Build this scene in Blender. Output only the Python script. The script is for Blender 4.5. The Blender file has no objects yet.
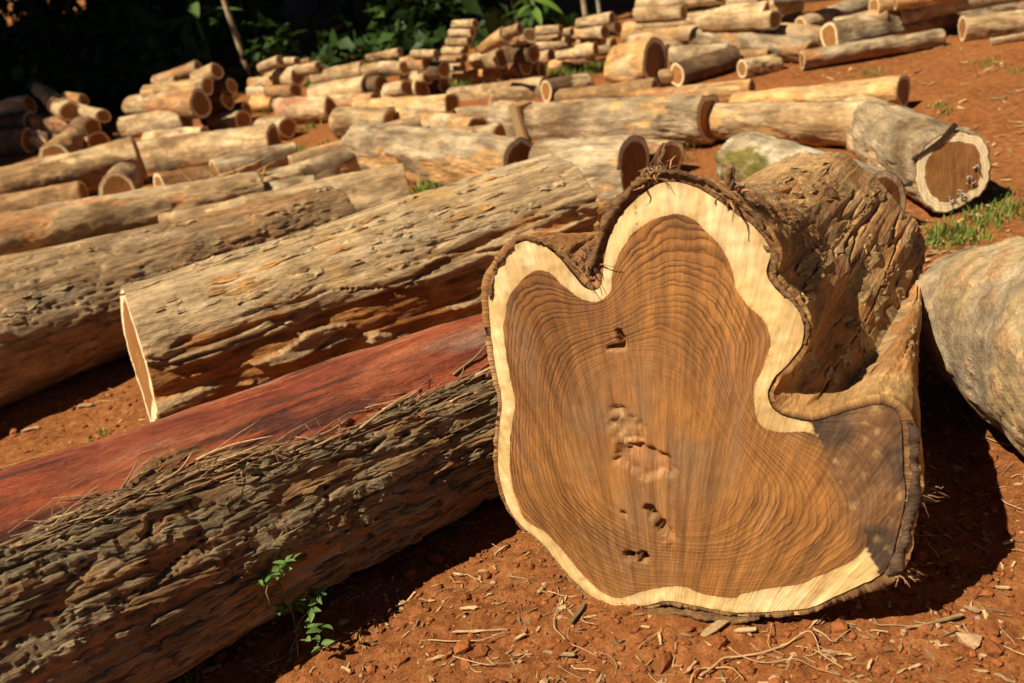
import bpy, bmesh, math, random
import numpy as np
from mathutils import Vector, Matrix, Quaternion
from mathutils.geometry import delaunay_2d_cdt

sc = bpy.context.scene
COL = sc.collection
R = math.radians

# ------------------------------------------------------------------ camera
W, H, F = 1024.0, 683.0, 1000.0            # picture size and focal length in pixels
CX, CY = W / 2, H / 2
CAM_H, PITCH, ROLL = 1.20, R(24.7), R(11.0)
d0 = Vector((0, math.cos(PITCH), -math.sin(PITCH)))
r0 = Vector((1, 0, 0))
u0 = r0.cross(d0)
CU = math.cos(ROLL) * u0 + math.sin(ROLL) * r0
CR = math.cos(ROLL) * r0 - math.sin(ROLL) * u0
CD = d0
cam_d = bpy.data.cameras.new("camera")
cam = bpy.data.objects.new("camera", cam_d)
COL.objects.link(cam)
cam.matrix_world = Matrix(((CR.x, CU.x, -CD.x, 0), (CR.y, CU.y, -CD.y, 0), (CR.z, CU.z, -CD.z, CAM_H), (0, 0, 0, 1)))
cam_d.sensor_width = 36.0
cam_d.lens = F / W * 36.0
cam_d.clip_start = 0.05
cam_d.clip_end = 500
cam_d.dof.use_dof = True
cam_d.dof.focus_distance = 1.88
cam_d.dof.aperture_fstop = 4.0
sc.camera = cam

# ------------------------------------------------------------------ sky and sun
SUN_AZ, SUN_EL = R(60), R(54)     # light travels to +x sin(az), +y cos(az), downwards
world = bpy.data.worlds.new("World")
sc.world = world
world.use_nodes = True
wn = world.node_tree.nodes
sky = wn.new("ShaderNodeTexSky")
sky.sky_type = 'NISHITA'
sky.sun_disc = False
sky.sun_elevation = SUN_EL
sky.sun_rotation = math.pi + SUN_AZ
sky.altitude = 2500
sky.air_density = 0.36
sky.dust_density = 0.1
world.node_tree.links.new(sky.outputs[0], wn["Background"].inputs[0])
wn["Background"].inputs[1].default_value = 0.05
sun_d = bpy.data.lights.new("sun", 'SUN')
sun_d.energy = 5.0
sun_d.angle = R(0.5)
sun_d.color = (1.0, 0.90, 0.73)
sun = bpy.data.objects.new("sun", sun_d)
COL.objects.link(sun)
sdir = Vector((math.sin(SUN_AZ) * math.cos(SUN_EL), math.cos(SUN_AZ) * math.cos(SUN_EL), -math.sin(SUN_EL)))
sun.rotation_euler = sdir.to_track_quat('-Z', 'Y').to_euler()
sun.location = (-6, -4, 9)
sc.view_settings.view_transform = 'Standard'
sc.view_settings.look = 'None'
sc.view_settings.exposure = 0.52
sc.view_settings.gamma = 1.0
sc.render.engine = 'CYCLES'
sc.cycles.use_denoising = True
sc.cycles.max_bounces = 6
sc.cycles.diffuse_bounces = 2

# ------------------------------------------------------------------ pixel -> place helpers
def ray(px, py):
    return CD + CR * ((px - CX) / F) - CU * ((py - CY) / F)

def pt(px, py, z):
    return Vector((0, 0, CAM_H)) + ray(px, py) * z

def ground_at(px, py, height=0.0):
    v = ray(px, py)
    return pt(px, py, (CAM_H - height) / -v.z)

def rest(px, py, rpx, base=0.0):
    """centre of a round section of rpx pixels that lies on height base"""
    k = -ray(px, py).z
    z = (CAM_H - base) / (k + rpx / F)
    return pt(px, py, z), rpx * z / F

def project(P):
    q = P - np.array((0, 0, CAM_H))
    z = q @ np.array(CD)
    return CX + F * (q @ np.array(CR)) / z, CY - F * (q @ np.array(CU)) / z

# ------------------------------------------------------------------ numpy noise
def _h(ix, iy, iz, s):
    with np.errstate(over='ignore'):
        n = ix.astype(np.uint32) * np.uint32(374761393) + iy.astype(np.uint32) * np.uint32(668265263) + iz.astype(np.uint32) * np.uint32(2147483647) + np.uint32((s * 1274126177) & 0xFFFFFFFF)
        n = (n ^ (n >> np.uint32(13))) * np.uint32(1274126177)
        n = (n ^ (n >> np.uint32(16))) * np.uint32(2246822519)
    return ((n ^ (n >> np.uint32(15))) & np.uint32(0xFFFFFF)).astype(np.float32) * np.float32(1 / 0xFFFFFF)

def vnoise(p, s=0):
    p = p.astype(np.float32); i = np.floor(p).astype(np.int32)
    f = p - i.astype(np.float32)
    f = f * f * f * (f * (f * 6 - 15) + 10)
    out = 0
    for dx in (0, 1):
        wx = f[:, 0] if dx else 1 - f[:, 0]
        for dy in (0, 1):
            wy = f[:, 1] if dy else 1 - f[:, 1]
            for dz in (0, 1):
                wz = f[:, 2] if dz else 1 - f[:, 2]
                out = out + wx * wy * wz * _h(i[:, 0] + dx, i[:, 1] + dy, i[:, 2] + dz, s)
    return out * 2 - 1

def fbm(p, octv=4, s=0, gain=0.5):
    a, t, tot = 1.0, 0, 0
    for o in range(octv):
        t = t + a * vnoise(p * (2.03 ** o) + 17.3 * o, s + o)
        tot += a
        a *= gain
    return t / tot

def worley(p, s=0):
    p = p.astype(np.float32); i = np.floor(p).astype(np.int32)
    f1 = np.full(len(p), 9.0, np.float32); f2 = f1.copy(); idv = np.zeros(len(p), np.float32)
    for dx in (-1, 0, 1):
        for dy in (-1, 0, 1):
            for dz in (-1, 0, 1):
                c = i + np.array((dx, dy, dz), np.int32)
                a = [_h(c[:, 0], c[:, 1], c[:, 2], s + q) for q in (1, 2, 3)]
                dd = np.sqrt((c[:, 0] + a[0] - p[:, 0]) ** 2 + (c[:, 1] + a[1] - p[:, 1]) ** 2 + (c[:, 2] + a[2] - p[:, 2]) ** 2)
                m = dd < f1
                f2 = np.where(m, f1, np.minimum(f2, dd))
                idv = np.where(m, a[0] * 0.5 + a[1] * 0.5, idv)
                f1 = np.where(m, dd, f1)
    return f1, f2, idv

def sstep(a, b, x):
    t = np.clip((x - a) / (b - a), 0, 1)
    return t * t * (3 - 2 * t)

# ------------------------------------------------------------------ mesh helpers
def mk_mesh(name, V, Fc, mat=None, smooth=True, cols=None, lc=None, **fl):
    """V (n,3); Fc (m,3|4) array or list of such arrays"""
    me = bpy.data.meshes.new(name)
    V = np.asarray(V, dtype=np.float32)
    Fl = Fc if isinstance(Fc, list) else [Fc]
    Fl = [np.asarray(a, dtype=np.int32) for a in Fl if len(a)]
    nl = sum(a.size for a in Fl); nf = sum(len(a) for a in Fl)
    me.vertices.add(len(V)); me.vertices.foreach_set("co", V.ravel())
    me.loops.add(nl); me.polygons.add(nf)
    me.loops.foreach_set("vertex_index", np.concatenate([a.ravel() for a in Fl]))
    tot = np.concatenate([np.full(len(a), a.shape[1], dtype=np.int32) for a in Fl])
    st = np.concatenate(([0], np.cumsum(tot)[:-1])).astype(np.int32)
    me.polygons.foreach_set("loop_start", st)
    me.polygons.foreach_set("loop_total", tot)
    me.update(calc_edges=True)
    me.validate()
    if len(me.polygons):
        me.polygons.foreach_set("use_smooth", np.full(len(me.polygons), smooth))
    if cols is not None:
        c = np.ones((len(V), 4), dtype=np.float32); c[:, :3] = cols
        me.attributes.new("tint", 'FLOAT_COLOR', 'POINT').data.foreach_set("color", c.ravel())
    if lc is not None:
        me.attributes.new("lc", 'FLOAT_VECTOR', 'POINT').data.foreach_set("vector", np.asarray(lc, dtype=np.float32).ravel())
    for k, v in fl.items():
        me.attributes.new(k, 'FLOAT', 'POINT').data.foreach_set("value", np.asarray(v, dtype=np.float32))
    if mat:
        me.materials.append(mat)
    return me

def obj(name, me, parent=None, loc=None):
    o = bpy.data.objects.new(name, me)
    COL.objects.link(o)
    if parent is not None:
        o.parent = parent
    if loc is not None:
        o.location = loc
    return o

def tag(o, label=None, cat=None, group=None, kind=None):
    if label: o["label"] = label
    if cat: o["category"] = cat
    if group: o["group"] = group
    if kind: o["kind"] = kind
    return o

def empty(name, loc):
    o = bpy.data.objects.new(name, None)
    o.empty_display_size = 0.05
    COL.objects.link(o)
    o.location = loc
    return o

def grid_faces(m, n, wrap=False):
    """m rows by n columns of vertices, columns wrapped if asked"""
    i = np.arange(m - 1)[:, None]
    j = np.arange(n if wrap else n - 1)[None, :]
    a = i * n + j
    b = i * n + (j + 1) % n
    return np.stack([a, b, b + n, a + n], -1).reshape(-1, 4)

def tube(path, rad, n=6):
    """verts, faces of a tube along path"""
    path = [Vector(p) for p in path]
    V = []; m = len(path)
    for i, p in enumerate(path):
        t = (path[min(i + 1, m - 1)] - path[max(i - 1, 0)]).normalized()
        a = t.cross(Vector((0.31, 0.17, 0.93)))
        if a.length < 1e-3: a = t.cross(Vector((1, 0, 0)))
        a.normalize(); b = t.cross(a)
        r = rad[i] if hasattr(rad, '__len__') else rad
        for k in range(n):
            an = 2 * math.pi * k / n
            V.append(p + a * (r * math.cos(an)) + b * (r * math.sin(an)))
    Fc = [grid_faces(m, n, True)]
    V.append(path[0]); V.append(path[-1])
    k = np.arange(n)
    Fc.append(np.stack([np.full(n, m * n), (k + 1) % n, k], -1))
    Fc.append(np.stack([np.full(n, m * n + 1), (m - 1) * n + k, (m - 1) * n + (k + 1) % n], -1))
    return np.array([tuple(v) for v in V]), Fc

class Bag:
    """collects many small shapes for one stuff mesh"""
    def __init__(s): s.V = []; s.F3 = []; s.F4 = []; s.C = []; s.n = 0
    def add(s, V, Fl, c=None):
        V = np.asarray(V, dtype=float)
        for a in (Fl if isinstance(Fl, list) else [Fl]):
            a = np.asarray(a) + s.n
            (s.F3 if a.shape[1] == 3 else s.F4).append(a)
        s.V.append(V); s.n += len(V)
        s.C.append(np.tile(np.array(c if c is not None else (1, 1, 1)), (len(V), 1)))
    def mesh(s, name, mat, smooth=True):
        Fl = []
        if s.F3: Fl.append(np.concatenate(s.F3))
        if s.F4: Fl.append(np.concatenate(s.F4))
        V = np.concatenate(s.V)
        return mk_mesh(name, V, Fl, mat, smooth, np.concatenate(s.C), V)

# ------------------------------------------------------------------ materials
def new_mat(name):
    m = bpy.data.materials.new(name)
    m.use_nodes = True
    return m, m.node_tree.nodes, m.node_tree.links, m.node_tree.nodes["Principled BSDF"]

def attr(n, name):
    a = n.new("ShaderNodeAttribute"); a.attribute_name = name
    return a

def mapping(n, l, src, scale):
    m = n.new("ShaderNodeMapping"); m.inputs["Scale"].default_value = scale
    l.new(src, m.inputs[0])
    return m.outputs[0]

def noise(n, l, vec, scale, detail=6, rough=0.6, dist=0.0):
    t = n.new("ShaderNodeTexNoise")
    t.inputs["Scale"].default_value = scale; t.inputs["Detail"].default_value = detail
    t.inputs["Roughness"].default_value = rough; t.inputs["Distortion"].default_value = dist
    if vec is not None: l.new(vec, t.inputs["Vector"])
    return t.outputs[0]

def mrange(n, l, src, a, b, c, d):
    m = n.new("ShaderNodeMapRange")
    for k, v in zip((1, 2, 3, 4), (a, b, c, d)): m.inputs[k].default_value = v
    l.new(src, m.inputs[0])
    return m.outputs[0]

def math_n(n, l, op, a, b=None):
    m = n.new("ShaderNodeMath"); m.operation = op
    for i, v in enumerate((a, b)):
        if v is None: continue
        if isinstance(v, (int, float)): m.inputs[i].default_value = v
        else: l.new(v, m.inputs[i])
    return m.outputs[0]

def mixc(n, l, fac, a, b, mode='MIX'):
    m = n.new("ShaderNodeMix"); m.data_type = 'RGBA'; m.blend_type = mode
    if isinstance(fac, (int, float)): m.inputs[0].default_value = fac
    else: l.new(fac, m.inputs[0])
    for i, v in ((6, a), (7, b)):
        if isinstance(v, tuple): m.inputs[i].default_value = (*v, 1)
        else: l.new(v, m.inputs[i])
    return m.outputs[2]

def scale_col(n, l, col, fac):
    m = n.new("ShaderNodeVectorMath"); m.operation = 'SCALE'
    l.new(col, m.inputs[0]); l.new(fac, m.inputs["Scale"])
    return m.outputs[0]

def bump(n, l, h, dist, strength=1.0, prev=None):
    b = n.new("ShaderNodeBump")
    b.inputs["Distance"].default_value = dist; b.inputs["Strength"].default_value = strength
    l.new(h, b.inputs["Height"])
    if prev is not None: l.new(prev, b.inputs["Normal"])
    return b.outputs[0]

def bark_material(name, fine=1.0, stretch=0.18, b1=0.006, b2=0.003, rough=0.9):
    m, n, l, p = new_mat(name)
    lc = attr(n, "lc").outputs["Vector"]
    tint = attr(n, "tint").outputs["Color"]
    v = mapping(n, l, lc, (stretch, 1, 1))
    a = noise(n, l, v, 60 * fine, 8, 0.68, 0.3)
    b = noise(n, l, v, 260 * fine, 4, 0.6)
    c = noise(n, l, lc, 9, 4, 0.6)
    val = math_n(n, l, 'MULTIPLY', mrange(n, l, a, 0.3, 0.7, 0.55, 1.36), mrange(n, l, b, 0.3, 0.7, 0.80, 1.2))
    val = math_n(n, l, 'MULTIPLY', val, mrange(n, l, c, 0.3, 0.7, 0.72, 1.26))
    wm = n.new("ShaderNodeVectorMath"); wm.operation = 'MULTIPLY'; wm.inputs[1].default_value = (0.97, 0.90, 0.775)
    l.new(tint, wm.inputs[0])
    l.new(scale_col(n, l, wm.outputs[0], val), p.inputs["Base Color"])
    p.inputs["Roughness"].default_value = rough
    p.inputs["Specular IOR Level"].default_value = 0.25
    n1 = bump(n, l, a, b1)
    l.new(bump(n, l, b, b2, 1.0, n1), p.inputs["Normal"])
    return m

M = {}
M['bark'] = bark_material("bark_near", 1.0, 0.16, 0.013, 0.005)
M['bark_far'] = bark_material("bark_weathered", 0.5, 0.25, 0.012, 0.005)
M['bark_rough'] = bark_material("bark_earthy", 0.8, 0.14, 0.012, 0.004)
M['worn'] = bark_material("worn_wood", 0.6, 0.75, 0.006, 0.003)

def end_material():
    """sawn ends of the plain logs: heartwood, pale sapwood rim, rings"""
    m, n, l, p = new_mat("sawn_end")
    lc = attr(n, "lc").outputs["Vector"]
    tint = attr(n, "tint").outputs["Color"]
    rad = attr(n, "rad").outputs["Fac"]
    w = noise(n, l, lc, 14, 3, 0.5)
    ph = math_n(n, l, 'ADD', math_n(n, l, 'MULTIPLY', rad, 75), math_n(n, l, 'MULTIPLY', w, 9))
    s = math_n(n, l, 'SINE', ph)
    g = noise(n, l, mapping(n, l, lc, (0.2, 1.0, 0.25)), 70, 4, 0.6)
    val = math_n(n, l, 'MULTIPLY', mrange(n, l, s, -1, 1, 0.84, 1.1), mrange(n, l, g, 0.3, 0.7, 0.72, 1.25))
    l.new(scale_col(n, l, tint, val), p.inputs["Base Color"])
    p.inputs["Roughness"].default_value = 0.8
    p.inputs["Specular IOR Level"].default_value = 0.2
    l.new(bump(n, l, g, 0.002), p.inputs["Normal"])
    return m
M['end'] = end_material()

def face_material():
    """sawn face of the big lobed log: growth rings from the ring attribute, saw streaks, dust"""
    m, n, l, p = new_mat("sawn_face")
    fc = attr(n, "lc").outputs["Vector"]
    tint = attr(n, "tint").outputs["Color"]
    ring = attr(n, "ring").outputs["Fac"]
    strength = attr(n, "ring_strength").outputs["Fac"]
    w = noise(n, l, fc, 9, 3, 0.5)
    w2 = noise(n, l, fc, 60, 3, 0.6)
    ph = math_n(n, l, 'ADD', math_n(n, l, 'MULTIPLY', ring, 44.0), math_n(n, l, 'MULTIPLY', w, 4.2))
    ph = math_n(n, l, 'ADD', ph, math_n(n, l, 'MULTIPLY', w2, 0.40))
    w3 = noise(n, l, fc, 210, 3, 0.6)
    ph = math_n(n, l, 'ADD', ph, math_n(n, l, 'MULTIPLY', w3, 0.12))
    # uneven ring widths
    nz = n.new("ShaderNodeTexNoise"); nz.noise_dimensions = '1D'
    nz.inputs["Scale"].default_value = 0.55; nz.inputs["Detail"].default_value = 2
    l.new(ph, nz.inputs["W"])
    ph = math_n(n, l, 'ADD', ph, math_n(n, l, 'MULTIPLY', nz.outputs[0], 1.6))
    fr = math_n(n, l, 'FRACT', ph)
    dark = mrange(n, l, fr, 0.0, 1.0, 0.0, 1.0)
    dark = math_n(n, l, 'POWER', dark, 2.2)             # rises slowly, drops at once: late wood
    soft = mrange(n, l, fr, 0.0, 0.12, 1.0, 0.0)
    dark = math_n(n, l, 'MAXIMUM', dark, soft)
    nz2 = noise(n, l, fc, 5.5, 3, 0.6)
    dark = math_n(n, l, 'MULTIPLY', dark, math_n(n, l, 'MULTIPLY', strength, mrange(n, l, nz2, 0.36, 0.60, 0.45, 1.0)))
    brk = noise(n, l, fc, 36, 4, 0.7)
    dark = math_n(n, l, 'MULTIPLY', dark, mrange(n, l, brk, 0.35, 0.6, 0.6, 1.1))
    # fanning streaks of the saw
    sv = attr(n, "streak").outputs["Vector"]
    st = noise(n, l, mapping(n, l, sv, (1.0, 0.045, 1)), 62, 6, 0.66, 0.2)
    st2 = noise(n, l, mapping(n, l, sv, (1.0, 0.09, 1)), 240, 4, 0.62)
    fi = noise(n, l, fc, 420, 3, 0.6)
    val = math_n(n, l, 'MULTIPLY', mrange(n, l, st, 0.28, 0.72, 0.50, 1.38), mrange(n, l, st2, 0.3, 0.7, 0.80, 1.18))
    val = math_n(n, l, 'MULTIPLY', val, mrange(n, l, fi, 0.3, 0.7, 0.88, 1.12))
    one = n.new("ShaderNodeValue"); one.outputs[0].default_value = 1.0
    inv = attr(n, "smoothness").outputs["Fac"]          # sapwood shows less streaking
    vm = n.new("ShaderNodeMix"); l.new(inv, vm.inputs[0]); l.new(val, vm.inputs[2]); l.new(mrange(n, l, st2, 0.3, 0.7, 0.80, 1.10), vm.inputs[3])
    c = scale_col(n, l, tint, vm.outputs[0])
    c = mixc(n, l, math_n(n, l, 'MULTIPLY', dark, 0.90), c, (0.055, 0.020, 0.006))
    tone = noise(n, l, mapping(n, l, sv, (1.0, 0.35, 1)), 7, 4, 0.6)
    c = scale_col(n, l, c, mrange(n, l, tone, 0.3, 0.7, 0.78, 1.22))
    tk = noise(n, l, mapping(n, l, sv, (1.0, 0.10, 1)), 30, 5, 0.7)
    c = mixc(n, l, math_n(n, l, 'MULTIPLY', mrange(n, l, tk, 0.54, 0.72, 0.0, 0.7), math_n(n, l, 'SUBTRACT', 1.0, inv)), c, (0.12, 0.06, 0.024))
    dust = noise(n, l, mapping(n, l, sv, (1.0, 0.12, 1)), 17, 5, 0.65)
    dm = math_n(n, l, 'MULTIPLY', mrange(n, l, dust, 0.54, 0.76, 0.0, 0.36), math_n(n, l, 'SUBTRACT', 1.0, inv))
    c = mixc(n, l, dm, c, (0.29, 0.205, 0.135))
    l.new(c, p.inputs["Base Color"])
    p.inputs["Roughness"].default_value = 0.62
    p.inputs["Specular IOR Level"].default_value = 0.3
    b1 = bump(n, l, st2, 0.0016)
    b2 = bump(n, l, st, 0.003, 0.8, b1)
    l.new(bump(n, l, dark, 0.0012, 0.8, b2), p.inputs["Normal"])
    return m
M['face'] = face_material()

def soil_material():
    m, n, l, p = new_mat("red_soil")
    co = n.new("ShaderNodeNewGeometry").outputs["Position"]
    a = noise(n, l, co, 2.2, 5, 0.6)
    b = noise(n, l, co, 38, 8, 0.7)
    c = noise(n, l, co, 210, 5, 0.65)
    e = noise(n, l, co, 0.35, 3, 0.5)
    col = mixc(n, l, mrange(n, l, a, 0.35, 0.65, 0, 1), (0.255, 0.080, 0.020), (0.37, 0.130, 0.034))
    col = mixc(n, l, mrange(n, l, b, 0.42, 0.72, 0, 0.75), col, (0.45, 0.185, 0.060))
    col = mixc(n, l, mrange(n, l, e, 0.5, 0.7, 0, 0.5), col, (0.33, 0.14, 0.055))
    val = math_n(n, l, 'MULTIPLY', mrange(n, l, b, 0.3, 0.7, 0.7, 1.2), mrange(n, l, c, 0.3, 0.7, 0.75, 1.22))
    l.new(scale_col(n, l, col, val), p.inputs["Base Color"])
    p.inputs["Roughness"].default_value = 0.95
    p.inputs["Specular IOR Level"].default_value = 0.15
    n1 = bump(n, l, b, 0.012)
    l.new(bump(n, l, c, 0.004, 1.0, n1), p.inputs["Normal"])
    return m
M['soil'] = soil_material()

def tint_material(name, rough=0.85, scale=90, lo=0.75, hi=1.25, trans=0.0, bd=0.002):
    m, n, l, p = new_mat(name)
    co = attr(n, "lc").outputs["Vector"]
    tint = attr(n, "tint").outputs["Color"]
    a = noise(n, l, co, scale, 5, 0.6)
    c = scale_col(n, l, tint, mrange(n, l, a, 0.3, 0.7, lo, hi))
    l.new(c, p.inputs["Base Color"])
    p.inputs["Roughness"].default_value = rough
    p.inputs["Specular IOR Level"].default_value = 0.25
    if bd: l.new(bump(n, l, a, bd), p.inputs["Normal"])
    if trans:
        t = n.new("ShaderNodeBsdfTranslucent"); l.new(c, t.inputs[0])
        mx = n.new("ShaderNodeMixShader"); mx.inputs[0].default_value = trans
        l.new(p.outputs[0], mx.inputs[1]); l.new(t.outputs[0], mx.inputs[2])
        l.new(mx.outputs[0], n["Material Output"].inputs[0])
    return m
M['clod'] = tint_material("soil_clod", 0.95, 160, 0.7, 1.25, 0, 0.004)
M['chip'] = tint_material("wood_chip", 0.8, 120, 0.75, 1.2)
M['leaf'] = tint_material("leaf", 0.5, 30, 0.85, 1.15, 0.25, 0)
M['grass'] = tint_material("grass", 0.6, 30, 0.8, 1.2, 0.25, 0)
M['fibre'] = tint_material("fibre", 0.85, 80, 0.75, 1.25, 0, 0)
M['chalk'] = tint_material("chalk", 0.95, 400, 0.5, 1.2, 0, 0)
#PART2
# ------------------------------------------------------------------ ground
def graded(lo, hi, step, far_lo, far_hi, g=1.07):
    a = list(np.arange(lo, hi, step)); s = step; x = a[-1]
    while x < far_hi:
        s *= g; x += s; a.append(x)
    s = step; x = lo; b = []
    while x > far_lo:
        s *= g; x -= s; b.append(x)
    return np.array(b[::-1] + a)

def ground_z(X, Y):
    """height of the soil at plan positions"""
    p = np.stack([X, Y, np.zeros_like(X)], -1)
    d = np.hypot(X, Y)
    z = 0.014 * fbm(p * 2.3, 3, 11) + 0.008 * np.clip(1 - (d - 3.2) / 3, 0, 1) * fbm(p * 7, 3, 14) + 0.02 * np.clip((d - 3) / 4, 0, 1) * fbm(p * 0.9, 3, 12)
    near = np.clip(1 - (d - 3.2) / 3, 0, 1)
    c = fbm(p * 21, 4, 13, 0.6)
    f1, f2, idv = worley(np.stack([X * 34, Y * 34, 0 * X + fbm(p * 9, 2, 3)], -1), 5)
    z = z + near * (0.010 * c + 0.008 * np.clip(0.55 - f1, 0, 1) * idv * 2)
    return z - 0.008

gx = graded(-1.35, 1.45, 0.0065, -70, 70)
gy = graded(0.95, 2.35, 0.0065, -12, 110, 1.035)
GX, GY = np.meshgrid(gx, gy)
GZ = ground_z(GX.ravel(), GY.ravel())
me = mk_mesh("ground", np.stack([GX.ravel(), GY.ravel(), GZ], -1), grid_faces(len(gy), len(gx)), M['soil'])
tag(obj("ground", me), kind="structure")

def gz(x, y):
    i = min(max(int(np.searchsorted(gx, x)) - 1, 0), len(gx) - 2); j = min(max(int(np.searchsorted(gy, y)) - 1, 0), len(gy) - 2)
    a = (x - gx[i]) / (gx[i + 1] - gx[i]); b = (y - gy[j]) / (gy[j + 1] - gy[j]); Q = GZ.reshape(len(gy), len(gx))
    return float((Q[j, i] * (1 - a) + Q[j, i + 1] * a) * (1 - b) + (Q[j + 1, i] * (1 - a) + Q[j + 1, i + 1] * a) * b)

# ------------------------------------------------------------------ the big lobed log
# sawn outline traced in the picture: x, y, thickness of the bark there (pixels)
OUT = [(502,400,5),(493,353,6),(489,311,7),(489,288,8),(498,266,8),(510,249,8),(527,241,7),(542,245,6),(559,258,6),(573,273,7),(584,286,7),(594,290,6),
 (601,284,6),(604,262,7),(609,239,7),(618,220,7),(634,201,7),(653,187,8),(672,182,8),(695,187,9),(717,200,10),(737,214,11),(755,228,11),(767,243,10),(771,254,9),
 (767,272,8),(775,287,9),(793,304,9),(803,323,8),(802,343,7),(789,363,6),(775,377,5),(768,394,5),(774,410,6),(790,418,7),(813,421,8),(835,416,9),(855,410,9),(884,405,8),
 (899,420,10),(903,469,13),(904,504,14),(891,556,14),(882,573,13),(862,584,9),(835,597,7),(809,608,5),(764,612,5),(732,612,4),(698,607,4),(668,601,4),(645,606,4),(622,607,4),
 (599,601,4),(580,587,4),(561,566,4),(542,542,4),(523,526,4),(510,509,4),(502,486,5),(498,460,5),(500,425,5)]
HRT = [(514,400),(506,353),(503.5,323),(508,300),(519,283),(535,271),(550,273),(565,286),(580,298),(596,302),(609,292),(613,273),(622,250),(637,231),(656,218),(683,214),
 (702,226),(721,247),(731,266),(735,288),(748,304),(763,319),(770,342),(765,365),(754,387),(758,418),(773,431),(815,435),(831,469),(849,504),(866,535),(862,551),(840,566),
 (800,584),(747,593),(733,599),(706,595),(683,587),(660,588),(641,593),(622,598),(603,593),(584,576),(565,553),(546,532),(527,521),(516,498),(510,464),(512,425)]

def spline_closed(P, n):
    """Catmull-Rom through closed points, resampled evenly to n points; extra columns ride along"""
    P = np.array(P, dtype=float); m = len(P); out = []
    for i in range(m):
        a, b, c, d = P[i - 1], P[i], P[(i + 1) % m], P[(i + 2) % m]
        for t in np.arange(0, 1, 0.05):
            out.append(0.5 * (2 * b + (c - a) * t + (2 * a - 5 * b + 4 * c - d) * t * t + (3 * b - a - 3 * c + d) * t ** 3))
    Q = np.array(out); Q = np.vstack([Q, Q[:1]])
    s = np.concatenate(([0], np.cumsum(np.hypot(*np.diff(Q[:, :2], axis=0).T))))
    u = np.linspace(0, s[-1], n, endpoint=False)
    return np.stack([np.interp(u, s, Q[:, k]) for k in range(Q.shape[1])], -1)

FACE_YAW, FACE_TILT = R(27), R(9)
fn = Vector((-math.sin(FACE_YAW) * math.cos(FACE_TILT), -math.cos(FACE_YAW) * math.cos(FACE_TILT), math.sin(FACE_TILT)))
f0 = ground_at(700, 613) + Vector((0, 0, 0.012))
FU = Vector((math.cos(FACE_YAW), -math.sin(FACE_YAW), 0))     # right along the face
FV = FU.cross(fn) * -1                                       # up along the face
if FV.z < 0: FV = -FV

def on_face(px, py):
    v = ray(px, py); c = Vector((0, 0, CAM_H))
    t = (f0 - c).dot(fn) / v.dot(fn)
    q = c + v * t - f0
    return q.dot(FU), q.dot(FV)

def face_xy(P):
    return np.array([on_face(a[0], a[1]) for a in P])

def face_world(uv, depth=0.0):
    """uv on the sawn plane -> world; depth goes into the log"""
    uv = np.asarray(uv)
    return np.array(f0) + uv[:, :1] * np.array(FU) + uv[:, 1:2] * np.array(FV) - np.reshape(depth, (-1, 1)) * np.array(fn)

def inside(poly, pts):
    x, y = pts[:, 0], pts[:, 1]; r = np.zeros(len(pts), bool)
    n = len(poly)
    for i in range(n):
        x1, y1 = poly[i]; x2, y2 = poly[(i + 1) % n]
        c = ((y1 > y) != (y2 > y)) & (x < (x2 - x1) * (y - y1) / (y2 - y1 + 1e-12) + x1)
        r ^= c
    return r

NO = 900
o_px = spline_closed(OUT, NO)
o_uv = face_xy(o_px)
h_uv = face_xy(spline_closed(HRT, 560))
thick = o_px[:, 2] * 1.80 / F
rng = np.random.default_rng(4)
tt = np.arange(NO) / NO * 2 * np.pi
wob = fbm(np.stack([np.cos(tt) * 9, np.sin(tt) * 9, 0 * tt], -1), 4, 71)
o_uv = o_uv + 0.0022 * np.stack([wob, np.roll(wob, 200)], -1)
wh = fbm(np.stack([np.cos(np.arange(560) / 560 * 6.283) * 12, np.sin(np.arange(560) / 560 * 6.283) * 12, np.zeros(560)], -1), 4, 72)
h_uv = h_uv + 0.003 * np.stack([wh, np.roll(wh, 90)], -1)

# growth rings: a soft "depth below the outline" field, solved on a grid
lo = o_uv.min(0) - 0.02; hi = o_uv.max(0) + 0.02
def solve(nx, init=None):
    dx = (hi[0] - lo[0]) / (nx - 1); ny = int((hi[1] - lo[1]) / dx) + 1
    gx_, gy_ = np.meshgrid(lo[0] + dx * np.arange(nx), lo[1] + dx * np.arange(ny))
    msk = inside(o_uv[::3], np.stack([gx_.ravel(), gy_.ravel()], -1)).reshape(ny, nx)
    u = np.zeros((ny, nx))
    if init is not None:
        u0_, dx0 = init
        fx = np.clip((gx_ - lo[0]) / dx0, 0, u0_.shape[1] - 1.001); fy = np.clip((gy_ - lo[1]) / dx0, 0, u0_.shape[0] - 1.001)
        i, j = fx.astype(int), fy.astype(int); a, b = fx - i, fy - j
        u = (u0_[j, i] * (1 - a) * (1 - b) + u0_[j, i + 1] * a * (1 - b) + u0_[j + 1, i] * (1 - a) * b + u0_[j + 1, i + 1] * a * b) * msk
    for _ in range(700):
        v = 0.25 * (np.roll(u, 1, 0) + np.roll(u, -1, 0) + np.roll(u, 1, 1) + np.roll(u, -1, 1) + dx * dx)
        u = np.where(msk, v, 0)
    return u, dx
fld = solve(40); fld = solve(80, fld); fld = solve(160, fld)
def sample(fl, uv):
    u_, dx_ = fl
    fx = np.clip((uv[:, 0] - lo[0]) / dx_, 0, u_.shape[1] - 1.001); fy = np.clip((uv[:, 1] - lo[1]) / dx_, 0, u_.shape[0] - 1.001)
    i, j = fx.astype(int), fy.astype(int); a, b = fx - i, fy - j
    return u_[j, i] * (1 - a) * (1 - b) + u_[j, i + 1] * a * (1 - b) + u_[j + 1, i] * (1 - a) * b + u_[j + 1, i + 1] * a * b

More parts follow.
